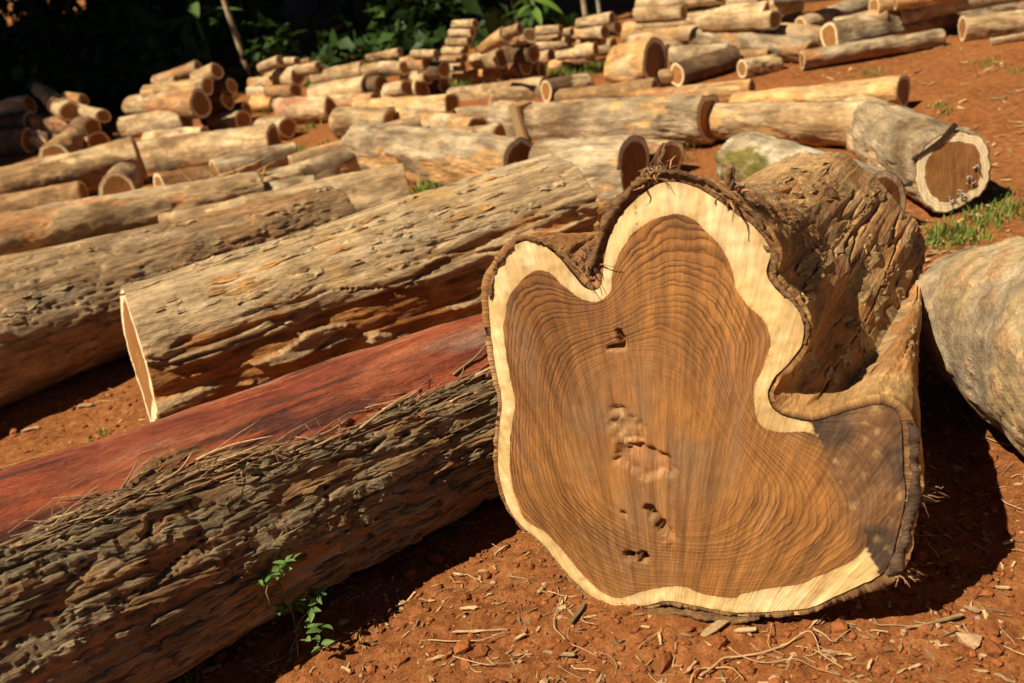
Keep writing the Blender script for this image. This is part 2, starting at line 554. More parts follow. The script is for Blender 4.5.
# interior points, finer than the shapes they carry
step = 0.0048
ax_, ay_ = np.meshgrid(np.arange(lo[0], hi[0], step), np.arange(lo[1], hi[1], step * 0.87))
ax_[1::2] += step / 2
cand = np.stack([ax_.ravel(), ay_.ravel()], -1) + rng.normal(0, step * 0.12, (ax_.size, 2))
cand = cand[inside(o_uv[::2], cand)]
def near_mask(pts, poly, d):
    m = np.ones(len(pts), bool)
    for q in poly:
        m &= (pts[:, 0] - q[0]) ** 2 + (pts[:, 1] - q[1]) ** 2 > d * d
    return m
cand = cand[near_mask(cand, o_uv, step * 0.6) & near_mask(cand, h_uv, step * 0.6)]
allp = np.vstack([o_uv, h_uv, cand])
e1 = [(i, (i + 1) % NO) for i in range(NO)]
e2 = [(NO + i, NO + (i + 1) % 560) for i in range(560)]
cv, ce, cf, _, _, _ = delaunay_2d_cdt([Vector((float(p[0]), float(p[1]))) for p in allp], e1 + e2, [], 0, 1e-6)
CV = np.array([(v.x, v.y) for v in cv]); CF = np.array([f for f in cf if len(f) == 3])
cen = CV[CF].mean(1)
ar = (CV[CF[:, 1], 0] - CV[CF[:, 0], 0]) * (CV[CF[:, 2], 1] - CV[CF[:, 0], 1]) - (CV[CF[:, 1], 1] - CV[CF[:, 0], 1]) * (CV[CF[:, 2], 0] - CV[CF[:, 0], 0])
CF[ar < 0] = CF[ar < 0][:, ::-1]
in_o = inside(o_uv, cen); in_h = inside(h_uv, cen)

uvp = CV
q3 = np.stack([uvp[:, 0], uvp[:, 1], 0 * uvp[:, 0]], -1)
um = fld[0].max()
ringv = 1 - np.sqrt(np.clip(1 - sample(fld, uvp) / um, 0, 1))
# the pith sits low in the middle; streaks fan upward from below it
pc = np.array(on_face(665, 760))
dv = uvp - pc
streak = np.stack([np.arctan2(dv[:, 0], dv[:, 1]) * 0.55, np.hypot(dv[:, 0], dv[:, 1]), 0 * dv[:, 0]], -1)
# pits and rotten spots (pixel centre, half sizes, tilt, depth)
depth = 0.0008 * fbm(q3 * 60, 3, 5) + 0.0025 * fbm(q3 * 7, 2, 6)
def spot(px, py, rx, ry, ang, warp=0.45, s=0):
    c = np.array(on_face(px, py)); k = 1.8 / F
    dd = uvp - c; ca, sa = math.cos(R(ang)), math.sin(R(ang))
    a = (dd[:, 0] * ca + dd[:, 1] * sa) / (rx * k); b = (-dd[:, 0] * sa + dd[:, 1] * ca) / (ry * k)
    return np.hypot(a, b) + warp * fbm(q3 * 75, 4, 30 + s)
clay = spot(645, 462, 27, 14, -15, 0.35, 1)
depth += 0.010 * sstep(1.05, 0.85, clay) - 0.003 * sstep(0.9, 0.2, clay)
depth += 0.010 * sstep(0.16, 0.02, np.abs(clay - 1.04)) * sstep(-0.35, 0.1, fbm(q3 * 40, 2, 57))
old = spot(627, 428, 17, 20, 20, 0.6, 2)
depth += 0.009 * sstep(1.1, 0.8, old) * (0.6 + 0.5 * fbm(q3 * 110, 3, 8))
crack = np.minimum.reduce([spot(617, 347, 11, 2.6, 8, 0.7, 3), spot(622, 338, 2.6, 9, 20, 0.7, 4)])
hole = np.minimum.reduce([spot(655, 517, 5, 11, 35, 0.6, 5), spot(664, 530, 5, 9, 40, 0.6, 6), spot(624, 513, 3.5, 3, 0, 0.8, 7), spot(630, 556, 6, 4, 0, 0.7, 8), spot(643, 557, 5, 5, 0, 0.7, 9)])
depth += 0.035 * sstep(1.05, 0.75, hole) + 0.02 * sstep(1.1, 0.7, crack)
rough_spot = spot(672, 540, 12, 8, 50, 0.7, 12)
depth += 0.006 * sstep(1.2, 0.5, rough_spot) * fbm(q3 * 130, 3, 9)

def lerp3(a, b, t):
    return np.asarray(a) * (1 - t[:, None]) + np.asarray(b) * t[:, None]
big = fbm(q3 * 4, 3, 40); mid = fbm(q3 * 11, 3, 41)
heart = lerp3((0.275, 0.110, 0.026), (0.405, 0.175, 0.044), sstep(-0.4, 0.5, big))
pxs, pys = project(face_world(uvp))
grey = sstep(120, 30, np.hypot((pxs - 640) / 1.1, (pys - 470) / 1.4)) * sstep(-0.5, 0.5, mid)
heart = lerp3(heart, (0.235, 0.140, 0.070), 0.75 * grey)
lowr = sstep(480, 580, pys) * sstep(720, 560, np.abs(pxs - 100))
heart = lerp3(heart, (0.37, 0.165, 0.042), 0.5 * sstep(430, 560, pys) * sstep(-0.6, 0.3, mid))
clm = sstep(1.0, 0.85, clay)
heart = lerp3(heart, (0.36, 0.165, 0.060), clm)
heart = lerp3(heart, (0.62, 0.40, 0.17), 0.6 * sstep(1.0, 0.7, old) * sstep(-0.1, 0.4, fbm(q3 * 60, 2, 45)))
sap = lerp3((0.76, 0.515, 0.205), (0.90, 0.675, 0.335), sstep(-0.35, 0.35, mid + 0.5 * fbm(q3 * 45, 3, 51)))
rimd = sstep(0.035, 0.0, ringv)
dh = np.full(len(uvp), 1.0); near_h = np.where(ringv < 0.45)[0]
for ch in np.array_split(near_h, 40):
    dh[ch] = np.sqrt(((uvp[ch][:, None, :] - h_uv[None, ::2, :]) ** 2).sum(2)).min(1)
sap = lerp3(sap, (0.52, 0.29, 0.095), 0.75 * np.exp(-dh / (0.0035 + 0.004 * sstep(-.2, .4, mid))))
sap = lerp3(sap, (0.50, 0.29, 0.105), 0.7 * rimd * sstep(-0.3, 0.3, fbm(q3 * 25, 3, 52)))
# weathered sapwood on the right shoulder
st_m = inside(face_xy([(806,418),(816,436),(828,472),(845,507),(862,538),(878,576),(915,560),(915,400),(860,395)]), uvp + 0.004 * np.stack([mid, mid], -1)).astype(float)
dln = ((pxs - 815) * (535 - 430) - (pys - 430) * (866 - 815)) / 117 + 14 * mid
soft = sstep(-34, 6, dln) * sstep(395, 430, pys) * sstep(600, 540, pys)
stain = lerp3((0.20, 0.098, 0.038), (0.075, 0.047, 0.028), sstep(-0.3, 0.3, fbm(q3 * 14, 4, 46)))
stain = lerp3(stain, (0.45, 0.27, 0.11), sstep(0.3, 0.5, fbm(q3 * 55, 3, 47)) * 0.6)
sap = sap * (1 - st_m[:, None]) + stain * st_m[:, None]
heart = lerp3(heart, stain, 0.8 * soft)
sap = lerp3(sap, (0.60, 0.37, 0.14), 0.75 * (1 - st_m) * sstep(0.0, 0.40, fbm(np.stack([streak[:, 0] * 30, streak[:, 1] * 7, 0 * big], -1), 4, 49) + 0.12 * sstep(300, 200, pys) * sstep(640, 720, pxs)))
# dry checks in the pale top sapwood
chk = sstep(0.035, 0.0, np.abs(fbm(np.stack([streak[:, 0] * 26, streak[:, 1] * 2.2, 0 * big], -1), 2, 48)))
depth_s = depth + 0.0015 * fbm(q3 * 90, 3, 53)
sap = lerp3(sap, (0.30, 0.16, 0.06), 0.8 * (1 - st_m) * sstep(0.5, 0.9, chk) * sstep(300, 230, pys) * sstep(0.1, 0.3, fbm(q3 * 12, 2, 54)))

hero = empty("lobed_log", f0 - Vector((0, 0, 0.012)))
tag(hero, "largest log, fluted, its pale-rimmed brown sawn face turned to the camera", "log")
hero0 = np.array(hero.location)
def face_part(name, sel, cols, dep, rs, sm):
    f = CF[sel]; idx = np.unique(f); mp = np.full(len(CV), -1); mp[idx] = np.arange(len(idx))
    me = mk_mesh(name, face_world(uvp[idx], dep[idx]) - hero0, mp[f], M['face'], True, cols[idx], q3[idx], ring=ringv[idx], ring_strength=np.broadcast_to(rs, len(CV))[idx], smoothness=np.broadcast_to(sm, len(CV))[idx])
    me.attributes.new("streak", 'FLOAT_VECTOR', 'POINT').data.foreach_set("vector", streak[idx].astype(np.float32).ravel())
    return obj(name, me, hero)
rsh = (1.0 - 0.9 * clm) * (1 - 0.88 * sstep(0.36, 0.68, ringv + 0.12 * mid)) * (1 - 0.5 * sstep(520, 580, pys))
face_part("heartwood", in_o & in_h, heart, depth, rsh, 0.0)
face_part("sapwood", in_o & ~in_h, sap, depth_s, 0.05 + 0.5 * st_m, 0.62 - 0.57 * st_m)

# body: from the sawn outline back to a rounder, smaller far end
MB = 230
back_c, back_r = rest(818, 247, 92)
axis = (back_c - Vector(face_world(np.array([o_uv.mean(0)]))[0])).normalized()
cen_uv = o_uv.mean(0)
nrm_uv = np.stack([np.roll(o_uv[:, 1], -1) - np.roll(o_uv[:, 1], 1), -(np.roll(o_uv[:, 0], -1) - np.roll(o_uv[:, 0], 1))], -1)
nrm_uv /= np.linalg.norm(nrm_uv, axis=1)[:, None]
orient = np.sign(np.sum((o_uv[:, 0] * np.roll(o_uv[:, 1], -1) - np.roll(o_uv[:, 0], -1) * o_uv[:, 1])))
nrm_uv *= orient
ru = np.stack([np.roll(nrm_uv, k, 0) for k in range(-6, 7)]).mean(0)
thw = thick * (1 + 0.40 * fbm(np.stack([np.cos(tt) * 9, np.sin(tt) * 9, 0 * tt], -1), 4, 73))
bo_uv = o_uv + ru * thw[:, None]
Fw = face_world(bo_uv); Fc_ = Fw.mean(0)
phi = np.unwrap(np.arctan2(bo_uv[:, 1] - cen_uv[1], bo_uv[:, 0] - cen_uv[0]))
sg = np.sign(phi[-1] - phi[0])
ph2 = np.linspace(phi[0], phi[0] + sg * 2 * np.pi, NO, endpoint=False)
kern = 121
dphi = phi - ph2
dphi = np.convolve(np.concatenate([dphi[-60:], dphi, dphi[:60]]), np.ones(kern) / kern, 'valid')
ph = ph2 + dphi * 0.8
up = np.array(CU) * 0 + np.array((0, 0, 1.0)); ax = np.array(axis)
bu = np.cross(ax, up); bu /= np.linalg.norm(bu); bv = np.cross(bu, ax)
if bu @ np.array(FU) < 0: bu = -bu
fl = 1 + 0.06 * np.cos(3 * ph + 0.6) + 0.04 * np.cos(5 * ph)
Bw = np.array(back_c) + back_r * fl[:, None] * (np.cos(ph)[:, None] * bu + np.sin(ph)[:, None] * bv)
Bc_ = Bw.mean(0)
sv_ = np.linspace(0, 1, MB) ** 1.15
# the fold on the right closes soon behind the cut
fold = sstep(72, 30, np.abs(o_px[:, 0] - 806)) * sstep(366, 388, o_px[:, 1]) * sstep(440, 424, o_px[:, 1])
fold = np.convolve(np.concatenate([fold[-20:], fold, fold[:20]]), np.ones(41) / 41, 'valid')
pexp = 2.3 + 7.5 * fold - 1.2 * sstep(865, 895, o_px[:, 0])
G = np.zeros((MB, NO, 3))
for i, s in enumerate(sv_):
    w = (1 - (1 - s) ** pexp)[:, None]
    G[i] = Fw + s * (Bc_ - Fc_) + w * ((Bw - Bc_) - (Fw - Fc_))
Ln = np.linalg.norm(Bc_ - Fc_)
def grid_normals(G):
    ti = np.gradient(G, axis=0); tj = np.roll(G, -1, 1) - np.roll(G, 1, 1)
    n = np.cross(ti, tj); n /= np.linalg.norm(n, axis=2)[:, :, None] + 1e-9
    out = G - G.mean(1)[:, None, :]
    if (n * out).sum() < 0: n = -n
    return n
Nn = grid_normals(G)
P = G.reshape(-1, 3); al = np.repeat(sv_ * Ln, NO)
rad_ = (G - G.mean(1)[:, None, :]).reshape(-1, 3)
# coordinates along the grain
lcx = np.stack([al, rad_ @ bu, rad_ @ bv], -1)
an = lcx * np.array((0.05, 1, 1))
d1 = fbm(an * 14, 4, 90, 0.55); d2 = fbm(lcx * 40, 4, 91, 0.6); d3 = fbm(an * 60, 3, 92, 0.6)
f1, f2, idv = worley(lcx * np.array((9, 21, 21)) + 0.5 * np.stack([d2, d1, d2], -1), 93)
edge0 = sstep(0, 0.05, al)
fis = sstep(0.05, 0.0, np.abs(fbm(an * np.array((1, 1, 1)) * 11 + 7, 3, 94))) * sstep(-0.1, 0.25, fbm(lcx * 5, 2, 88))
rid = fbm(lcx * np.array((0.7, 15, 15)), 4, 101, 0.55)
fis2 = sstep(0.05, 0.0, np.abs(fbm(lcx * np.array((0.7, 17, 17)), 3, 102))) * sstep(-0.15, 0.2, fbm(lcx * np.array((1.5, 7, 7)), 2, 103))
disp = (0.013 * rid + 0.011 * fbm(lcx * np.array((2.5, 6, 6)), 3, 104)) * edge0 - 0.009 * fis2 * edge0 + 0.0010 * d2 + 0.0018 * d3
plate = sstep(0.05, 0.35, fbm(an * 9 + 5, 3, 95))
disp += 0.005 * plate * edge0
Pd = P + Nn.reshape(-1, 3) * disp[:, None]
# the bark edge runs a little ragged along the cut
rag = np.zeros((MB, NO)); rag[0] = 0.006 * fbm(np.stack([np.cos(tt) * 30, np.sin(tt) * 30, 0 * tt], -1), 4, 99)
Pd += rag.ravel()[:, None] * ax
cb = lerp3((0.46, 0.245, 0.090), (0.64, 0.405, 0.180), sstep(-0.35, 0.35, fbm(lcx * 6, 4, 96)))
cb = lerp3(cb, (0.24, 0.125, 0.052), 0.75 * sstep(0.15, 0.45, fbm(an * 17, 3, 97)))
cb = lerp3(cb, (0.47, 0.215, 0.075), 0.7 * sstep(0.0, 0.3, fbm(lcx * 3.5 + 3, 3, 98)))
topm = sstep(0.05, 0.22, rad_ @ up) * sstep(0.1, 0.35, al)  # upper side painted lighter: sunlit tone put into the bark colour
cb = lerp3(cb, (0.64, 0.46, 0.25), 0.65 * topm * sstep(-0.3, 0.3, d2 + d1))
rim = face_world(o_uv, 0.004)
V = np.vstack([Pd, rim, Bw.mean(0)[None]])
Fq = grid_faces(MB, NO, True)
j = np.arange(NO); jn = (j + 1) % NO; r0i = MB * NO
Fr = np.stack([r0i + j, r0i + jn, jn, j], -1)
Fb = np.stack([(MB - 1) * NO + j, (MB - 1) * NO + jn, np.full(NO, r0i + NO)], -1)
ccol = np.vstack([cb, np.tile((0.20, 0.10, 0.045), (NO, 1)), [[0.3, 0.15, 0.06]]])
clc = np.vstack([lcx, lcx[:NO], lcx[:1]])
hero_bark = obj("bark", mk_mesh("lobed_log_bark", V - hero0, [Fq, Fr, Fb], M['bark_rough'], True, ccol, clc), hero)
print("hero min z", Pd[:, 2].min(), face_world(o_uv)[:, 2].min(), "len", Ln, "back", tuple(back_c), back_r)

# loose bark: a lifted flap beside the notch and over the crown, slabs on the right, a lip below
def bark_slab(name, px_path, off, gapd, width, thickm, seed, col=(0.24, 0.13, 0.06), label=None):
    """a curved strip of bark that follows the picture path on the face plane, running back along the log"""
    uv = face_xy(px_path)
    s = np.concatenate(([0], np.cumsum(np.hypot(*np.diff(uv, axis=0).T))))
    n = max(24, int(s[-1] / 0.004)); u = np.linspace(0, s[-1], n)
    uv = np.stack([np.interp(u, s, uv[:, k]) for k in (0, 1)], -1)
    for _ in range(4): uv[1:-1] = (uv[:-2] + uv[2:] + 2 * uv[1:-1]) / 4
    tg = np.gradient(uv, axis=0); nm = np.stack([-tg[:, 1], tg[:, 0]], -1); nm /= np.linalg.norm(nm, axis=1)[:, None]
    q = np.stack([u * 40, 0 * u + seed, 0 * u], -1)
    th = thickm * (1 + 0.6 * fbm(q, 3, seed)) * np.clip(np.minimum(u, s[-1] - u) / 0.012, 0.12, 1)
    lf = off + 0.004 * fbm(q * 0.6 + 9, 3, seed + 1)
    mrow = 14; rows = []
    for side in (0, 1):
        for i in range(mrow):
            t = i / (mrow - 1)
            dn = -gapd + width * t + 0.006 * fbm(q + 20, 3, seed + 2) * (1 if i in (0, mrow - 1) else 0)
            e = lf + side * th - 0.25 * t * width + 0.006 * fbm(q * 3.5 + np.array((0, t * 7, side * 3)), 4, seed + 3, 0.7)
            rows.append(face_world(uv + nm * e[:, None], dn + 0 * u))
    A = np.array(rows)      # 2*mrow rows of n
    ring = np.vstack([A[:mrow], A[mrow:][::-1]])
    V = np.swapaxes(ring, 0, 1).reshape(-1, 3)
    Fq = grid_faces(n, 2 * mrow, True)
    capa = [list(range(2 * mrow))[::-1], [(n - 1) * 2 * mrow + i for i in range(2 * mrow)]]
    capf = np.array([[c[i], c[i + 1], c[2 * mrow - 2 - i], c[2 * mrow - 1 - i]] for c in capa for i in range(mrow - 1)])
    cc = lerp3(col, np.array(col) * 0.55, sstep(-0.3, 0.3, fbm(V * 45, 3, seed + 4)))
    o = obj(name, mk_mesh(name, V - hero0, [Fq, capf], M['bark_rough'], True, cc, V), hero)
    if label: o["label"] = label
    return o
bark_slab("bark_flap", [(594,276),(597,262),(602,246),(610,226),(622,207),(638,190),(652,180)], 0.005, 0.010, 0.10, 0.010, 5, (0.27, 0.15, 0.07), "dark strip of bark lifted off beside the notch")
bark_slab("bark_flap", [(650,176),(668,172),(690,176),(712,186),(735,202),(757,222),(768,238)], 0.001, 0.006, 0.08, 0.0055, 15, (0.27, 0.15, 0.07), "dark ragged bark along the crown of the cut")
bark_slab("bark_flap", [(764,244),(774,258),(769,272),(778,286),(796,302),(807,322),(805,344)], 0.000, 0.004, 0.08, 0.006, 25, (0.30, 0.17, 0.08))
bark_slab("bark_flap", [(906,420),(908,450),(908,490),(903,520),(893,552),(884,572)], 0.004, 0.006, 0.10, 0.014, 35, (0.16, 0.10, 0.065), "dark thick bark slab down the right edge")
bark_slab("bark_flap", [(760,618),(735,618),(705,615),(680,612),(655,611),(636,611)], 0.000, 0.008, 0.05, 0.006, 45, (0.30, 0.17, 0.075), "thin bark lip along the foot of the cut")
bark_slab("bark_flap", [(492,300),(494,275),(504,256),(520,240),(540,239),(560,252),(578,272)], 0.000, 0.003, 0.05, 0.006, 55, (0.27, 0.15, 0.065))

def fibre_tuft(name, px, py, n, lenm, seed, spread=0.7, col=(0.30, 0.17, 0.08), thickm=0.0016, parent=None, lift=(0, 0, 1)):
    r = random.Random(seed); b = Bag()
    base = Vector(face_world(np.array([on_face(px, py)]), 0.02)[0])
    for _ in range(n):
        p = base + Vector((r.gauss(0, .010), r.gauss(0, .010), r.gauss(0, .004)))
        d = (Vector(lift) + Vector((r.gauss(0, spread), r.gauss(0, spread), r.gauss(0, spread * .5)))).normalized()
        L = lenm * r.uniform(0.4, 1.1); path = [p]
        for k in range(5):
            d = (d + Vector((r.gauss(0, .35), r.gauss(0, .35), r.gauss(0, .35) - 0.08))).normalized()
            path.append(path[-1] + d * L / 5)
        Vt, Ft = tube(path, [thickm * r.uniform(.6, 1.6) * (1 - .15 * k) for k in range(6)], 5)
        c = np.array(col) * r.uniform(.6, 1.7)
        b.add(Vt - hero0, Ft, c)
    return tag(obj(name, b.mesh(name, M['fibre']), parent or hero_bark), kind="stuff")
fibre_tuft("root_fibres", 656, 178, 34, 0.034, 1, 0.55)
fibre_tuft("root_fibres", 648, 182, 16, 0.030, 2, 0.8)
fibre_tuft("root_fibres", 731, 200, 22, 0.050, 3, 0.15, (0.26, 0.14, 0.07), 0.0026)
fibre_tuft("root_fibres", 590, 268, 60, 0.05, 4, 0.8, (0.22, 0.12, 0.06), 0.0016, None, (0.3, -0.3, 0.5))
fibre_tuft("root_fibres", 910, 500, 40, 0.045, 6, 0.7, (0.24, 0.14, 0.07), 0.0015, None, (0.9, -0.3, 0.1))
fibre_tuft("root_fibres", 895, 575, 50, 0.04, 7, 0.8, (0.22, 0.13, 0.065), 0.0016, None, (0.7, -0.4, -0.2))
for k, (a, b_, L, w) in enumerate([(656, 180, 0.05, .007), (731, 203, 0.058, .010), (640, 190, 0.028, .007)]):
    base = Vector(face_world(np.array([on_face(a, b_)]), 0.025)[0])
    rr = random.Random(k + 40); path = [base - Vector((0, 0, .02))]
    for i in range(7): path.append(path[-1] + Vector((rr.gauss(0, .003), rr.gauss(0, .003), (L + .02) / 7)))
    Vt, Ft = tube(path, [w * rr.uniform(.7, 1.15) * (1 - .06 * i) for i in range(8)], 9)
    Vt = Vt + 0.0025 * np.stack([fbm(Vt * 180, 3, k), fbm(Vt * 180, 3, k + 5), 0 * Vt[:, 0]], -1)
    obj("bark_stub", mk_mesh("bark_stub", Vt - hero0, Ft, M['bark_rough'], True, np.tile((0.30, 0.17, 0.08), (len(Vt), 1)), Vt), hero)
#PART3
# ------------------------------------------------------------------ logs
STY = {  # two main colours, a patch colour, patch amount
 'grey':   ((0.42, 0.325, 0.205), (0.22, 0.15, 0.085), (0.58, 0.48, 0.34), 0.6),
 'tan':    ((0.47, 0.33, 0.18), (0.27, 0.165, 0.080), (0.60, 0.46, 0.29), 0.6),
 'pale':   ((0.56, 0.41, 0.245), (0.34, 0.22, 0.115), (0.68, 0.54, 0.36), 0.6),
 'yellow': ((0.66, 0.475, 0.25), (0.50, 0.30, 0.125), (0.66, 0.33, 0.11), 0.4),
 'orange': ((0.60, 0.325, 0.120), (0.42, 0.20, 0.070), (0.70, 0.46, 0.21), 0.5),
 'brown':  ((0.40, 0.245, 0.115), (0.22, 0.13, 0.060), (0.52, 0.36, 0.20), 0.5),
 'dark':   ((0.17, 0.10, 0.055), (0.09, 0.055, 0.03), (0.27, 0.17, 0.09), 0.3),  # dark bark; also paints in the shade on shadowed stack logs
 'pink':   ((0.50, 0.26, 0.165), (0.40, 0.17, 0.09), (0.66, 0.46, 0.30), 0.6),
}

def generic(style):
    c0, c1, c2, am = STY[style]
    def f(D):
        lc, an, r = D['lc'], D['an'], D['r']
        k = 0.10 / max(r, 0.03)
        a = fbm(an * 16 * k, 4, D['seed']); b = fbm(lc * 9 * k, 4, D['seed'] + 3)
        c = fbm(lc * np.array((14, 40, 40)) * k ** .6, 4, D['seed'] + 6, 0.65)
        fis = sstep(0.045, 0.0, np.abs(fbm(lc * np.array((3, 17, 17)) * k, 3, D['seed'] + 8))) * sstep(-0.1, 0.2, fbm(lc * 7 * k, 2, D['seed'] + 9))
        disp = r * (0.085 * a + 0.06 * b + 0.05 * c - 0.07 * fis)
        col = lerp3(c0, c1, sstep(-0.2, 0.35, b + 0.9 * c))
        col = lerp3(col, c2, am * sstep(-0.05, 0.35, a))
        rp = random.Random(D['seed'] + 1)
        th0, pk = rp.uniform(0.05, 0.4), rp.random()
        pm = sstep(th0, th0 + 0.06, fbm(lc * np.array((3, 7, 7)) * k ** .7 + 3, 3, D['seed'] + 11) + 0.25 * c)
        pc_ = ((0.60, 0.35, 0.14), (0.42, 0.20, 0.08), (0.70, 0.52, 0.30))[int(pk * 3)]
        col = lerp3(col, pc_, 0.75 * pm)
        disp = disp - r * 0.05 * pm
        for _ in range(rp.randint(0, 3)):       # knots
            k0, kt = rp.uniform(.1, .9), rp.uniform(0, 6.28)
            kd = np.hypot((D['s'] - k0) * D['L'] / r, np.angle(np.exp(1j * (D['th'] - kt)))) / rp.uniform(.25, .5)
            disp = disp + r * 0.12 * np.exp(-kd ** 2) - r * 0.10 * np.exp(-(kd * 2.6) ** 2)
            col = lerp3(col, np.array(c1) * .7, 0.7 * np.exp(-(kd * 1.8) ** 2))
        return disp, col * (1 + 0.55 * c[:, None])
    return f

LOGD = {}
def make_log(label, group, A, rA, B, rB, style='tan', n=40, m=36, seed=1, dome=(0, 0), bend=0.02, ecc=0.06, split=(0, 0), mat='bark_far', name="log", hook=None, sapf=0.82, squash=1.0, dense=None):
    A, B = Vector(A), Vector(B)
    ex = (B - A); L = ex.length; ex.normalize()
    ez = (Vector((0, 0, 1)) - ex * ex.z).normalized(); ey = ez.cross(ex)
    rm = (rA + rB) / 2
    mid = (A + B) / 2; org = mid - ez * rm
    e = empty(name, org)
    e.rotation_euler = Matrix((ex, ey, ez)).transposed().to_euler()
    tag(e, label, "log", group)
    rnd = random.Random(seed * 7 + 3)
    s = np.linspace(0, 1, m)
    if dome[0]: s = np.sort(np.concatenate([s[1:], np.linspace(0, rA * 0.9 / L, 14)]))
    if dome[1]: s = np.sort(np.concatenate([s[:-1], 1 - np.linspace(0, rB * 0.9 / L, 14)]))
    m = len(s)
    th = np.linspace(0, 2 * np.pi, n, endpoint=False)
    if dense is not None: th = th - 0.55 * np.sin(th - dense)      # more points on the side in view
    S, T = np.meshgrid(s, th, indexing='ij')
    rr = rA + (rB - rA) * S
    for k, q in ((2, 1.0), (3, 0.7), (4, 0.5)):
        rr = rr * (1 + ecc * q * np.cos(k * T + rnd.uniform(0, 6.28) + S * rnd.uniform(-.8, .8)))
    if dome[0]: rr *= np.sqrt(np.clip(1 - (1 - np.clip(S * L / (rA * dome[0]), 0.0, 1)) ** 2, 0.0025, 1))
    if dome[1]: rr *= np.sqrt(np.clip(1 - (1 - np.clip((1 - S) * L / (rB * dome[1]), 0.0, 1)) ** 2, 0.0025, 1))
    cy = bend * L * np.sin(np.pi * S + rnd.uniform(-.5, .5)) * rnd.choice((-1, 1)) * rnd.uniform(.3, 1)
    X = (S - 0.5) * L
    Yc = rr * np.cos(T) + cy; Zc = rm + rr * np.sin(T) * squash
    V = np.stack([X, Yc, Zc], -1).reshape(-1, 3)
    nr = np.stack([0 * T, np.cos(T), np.sin(T)], -1).reshape(-1, 3)
    off = np.array([rnd.uniform(0, 20) for _ in range(3)])
    lc = V + off; an = lc * np.array((0.22, 1, 1))
    Mw = np.array(Matrix((ex, ey, ez)).transposed())
    Wp = V @ Mw.T + np.array(org)
    D = dict(lc=lc, an=an, th=T.ravel(), s=S.ravel(), r=rm, seed=seed * 13, V=V, W=Wp, nw=nr @ Mw.T, L=L)
    disp, col = (hook or generic(style))(D)
    V = V + nr * disp[:, None]
    LOGD[e.name] = dict(V=V.reshape(m, n, 3).copy(), nr=nr.reshape(m, n, 3), mask=D.get('mask'), col=col.reshape(m, n, 3), M=Mw, org=np.array(org), nw=D['nw'].reshape(m, n, 3), lc=off)
    # ends: bark ring, then the sawn faces, not quite square
    for sgn in (-1, 1):
        t1, t2, p3 = rnd.gauss(0, 0.06), rnd.gauss(0, 0.05), rnd.uniform(0, 6)
        fade = np.clip(1 - (S.ravel() if sgn < 0 else 1 - S.ravel()) / 0.12, 0, 1)
        V[:, 0] += fade * (t1 * V[:, 1] + t2 * (V[:, 2] - rm) + 0.02 * rm * np.sin(T.ravel() * 3 + p3))
    bt = 0.955
    Vs, Fs, cols, lcs = [V], [grid_faces(m, n, True)], [col], [lc]
    j = np.arange(n); jn = (j + 1) % n; base = m * n
    ends = []
    for q, rows in enumerate((V[:n], V[-n:])):
        c = rows.mean(0); inner = c + (rows - c) * bt
        Vs.append(inner); cols.append(col[:n] * 0.6 if q == 0 else col[-n:] * 0.6); lcs.append(inner + off)
        o = 0 if q == 0 else (m - 1) * n
        Fs.append(np.stack([o + jn, o + j, base + j, base + jn], -1) if q == 0 else np.stack([o + j, o + jn, base + jn, base + j], -1))
        base += n
        ends.append((c, inner))
    obj("bark", mk_mesh("log_bark", np.vstack(Vs), Fs, M[mat], True, np.vstack(cols), np.vstack(lcs)), e)
    for q, (c, inner) in enumerate(ends):
        if dome[q]:
            fr = [0.0, 0.5, 1.0]
        else:
            fr = [0.0, 0.25, 0.5, 0.7, sapf - 0.015, sapf + 0.015, 0.92, 1.0]
        ps = c + rnd.gauss(0, .06) * rm * np.array((0, 1, 0)) + rnd.gauss(0, .06) * rm * np.array((0, 0, 1))
        hw = np.array((0.33, 0.145, 0.042)) * rnd.uniform(.85, 1.2); sw = np.array((0.92, 0.71, 0.40)) * rnd.uniform(.85, 1.05)
        def ring_mesh(f_lo, f_hi, nm):
            f = fr[f_lo:f_hi + 1]
            rad = np.repeat(f, n)
            pv = np.vstack([(c * (1 - x) + ps * 0) + (inner * x) + (ps - c) * (1 - x) * 0.8 for x in f])
            wn_ = fbm(pv * 30 + off, 3, seed)
            pv[:, 0] += 0.012 * rm * wn_ * (rad < 0.99)
            hcol = np.tile(hw, (len(pv), 1)); scol = np.tile(sw, (len(pv), 1))
            cc = np.where((rad < sapf)[:, None], hcol, scol) if not dome[q] else np.vstack([np.tile(col[:n].mean(0), (len(pv), 1))])
            ff = grid_faces(len(f), n, True)
            if q == 0: ff = ff[:, ::-1]
            o = obj(nm, mk_mesh(nm, pv, ff[:, ::-1], M['end'], True, cc, pv + off, rad=rad), e)
            return o
        if split[q]:
            ring_mesh(0, 4, "heartwood"); ring_mesh(4, len(fr) - 1, "sapwood")
        elif dome[q]:
            ring_mesh(0, len(fr) - 1, "worn_end")
        else:
            ring_mesh(0, len(fr) - 1, "sawn_end")
    return e

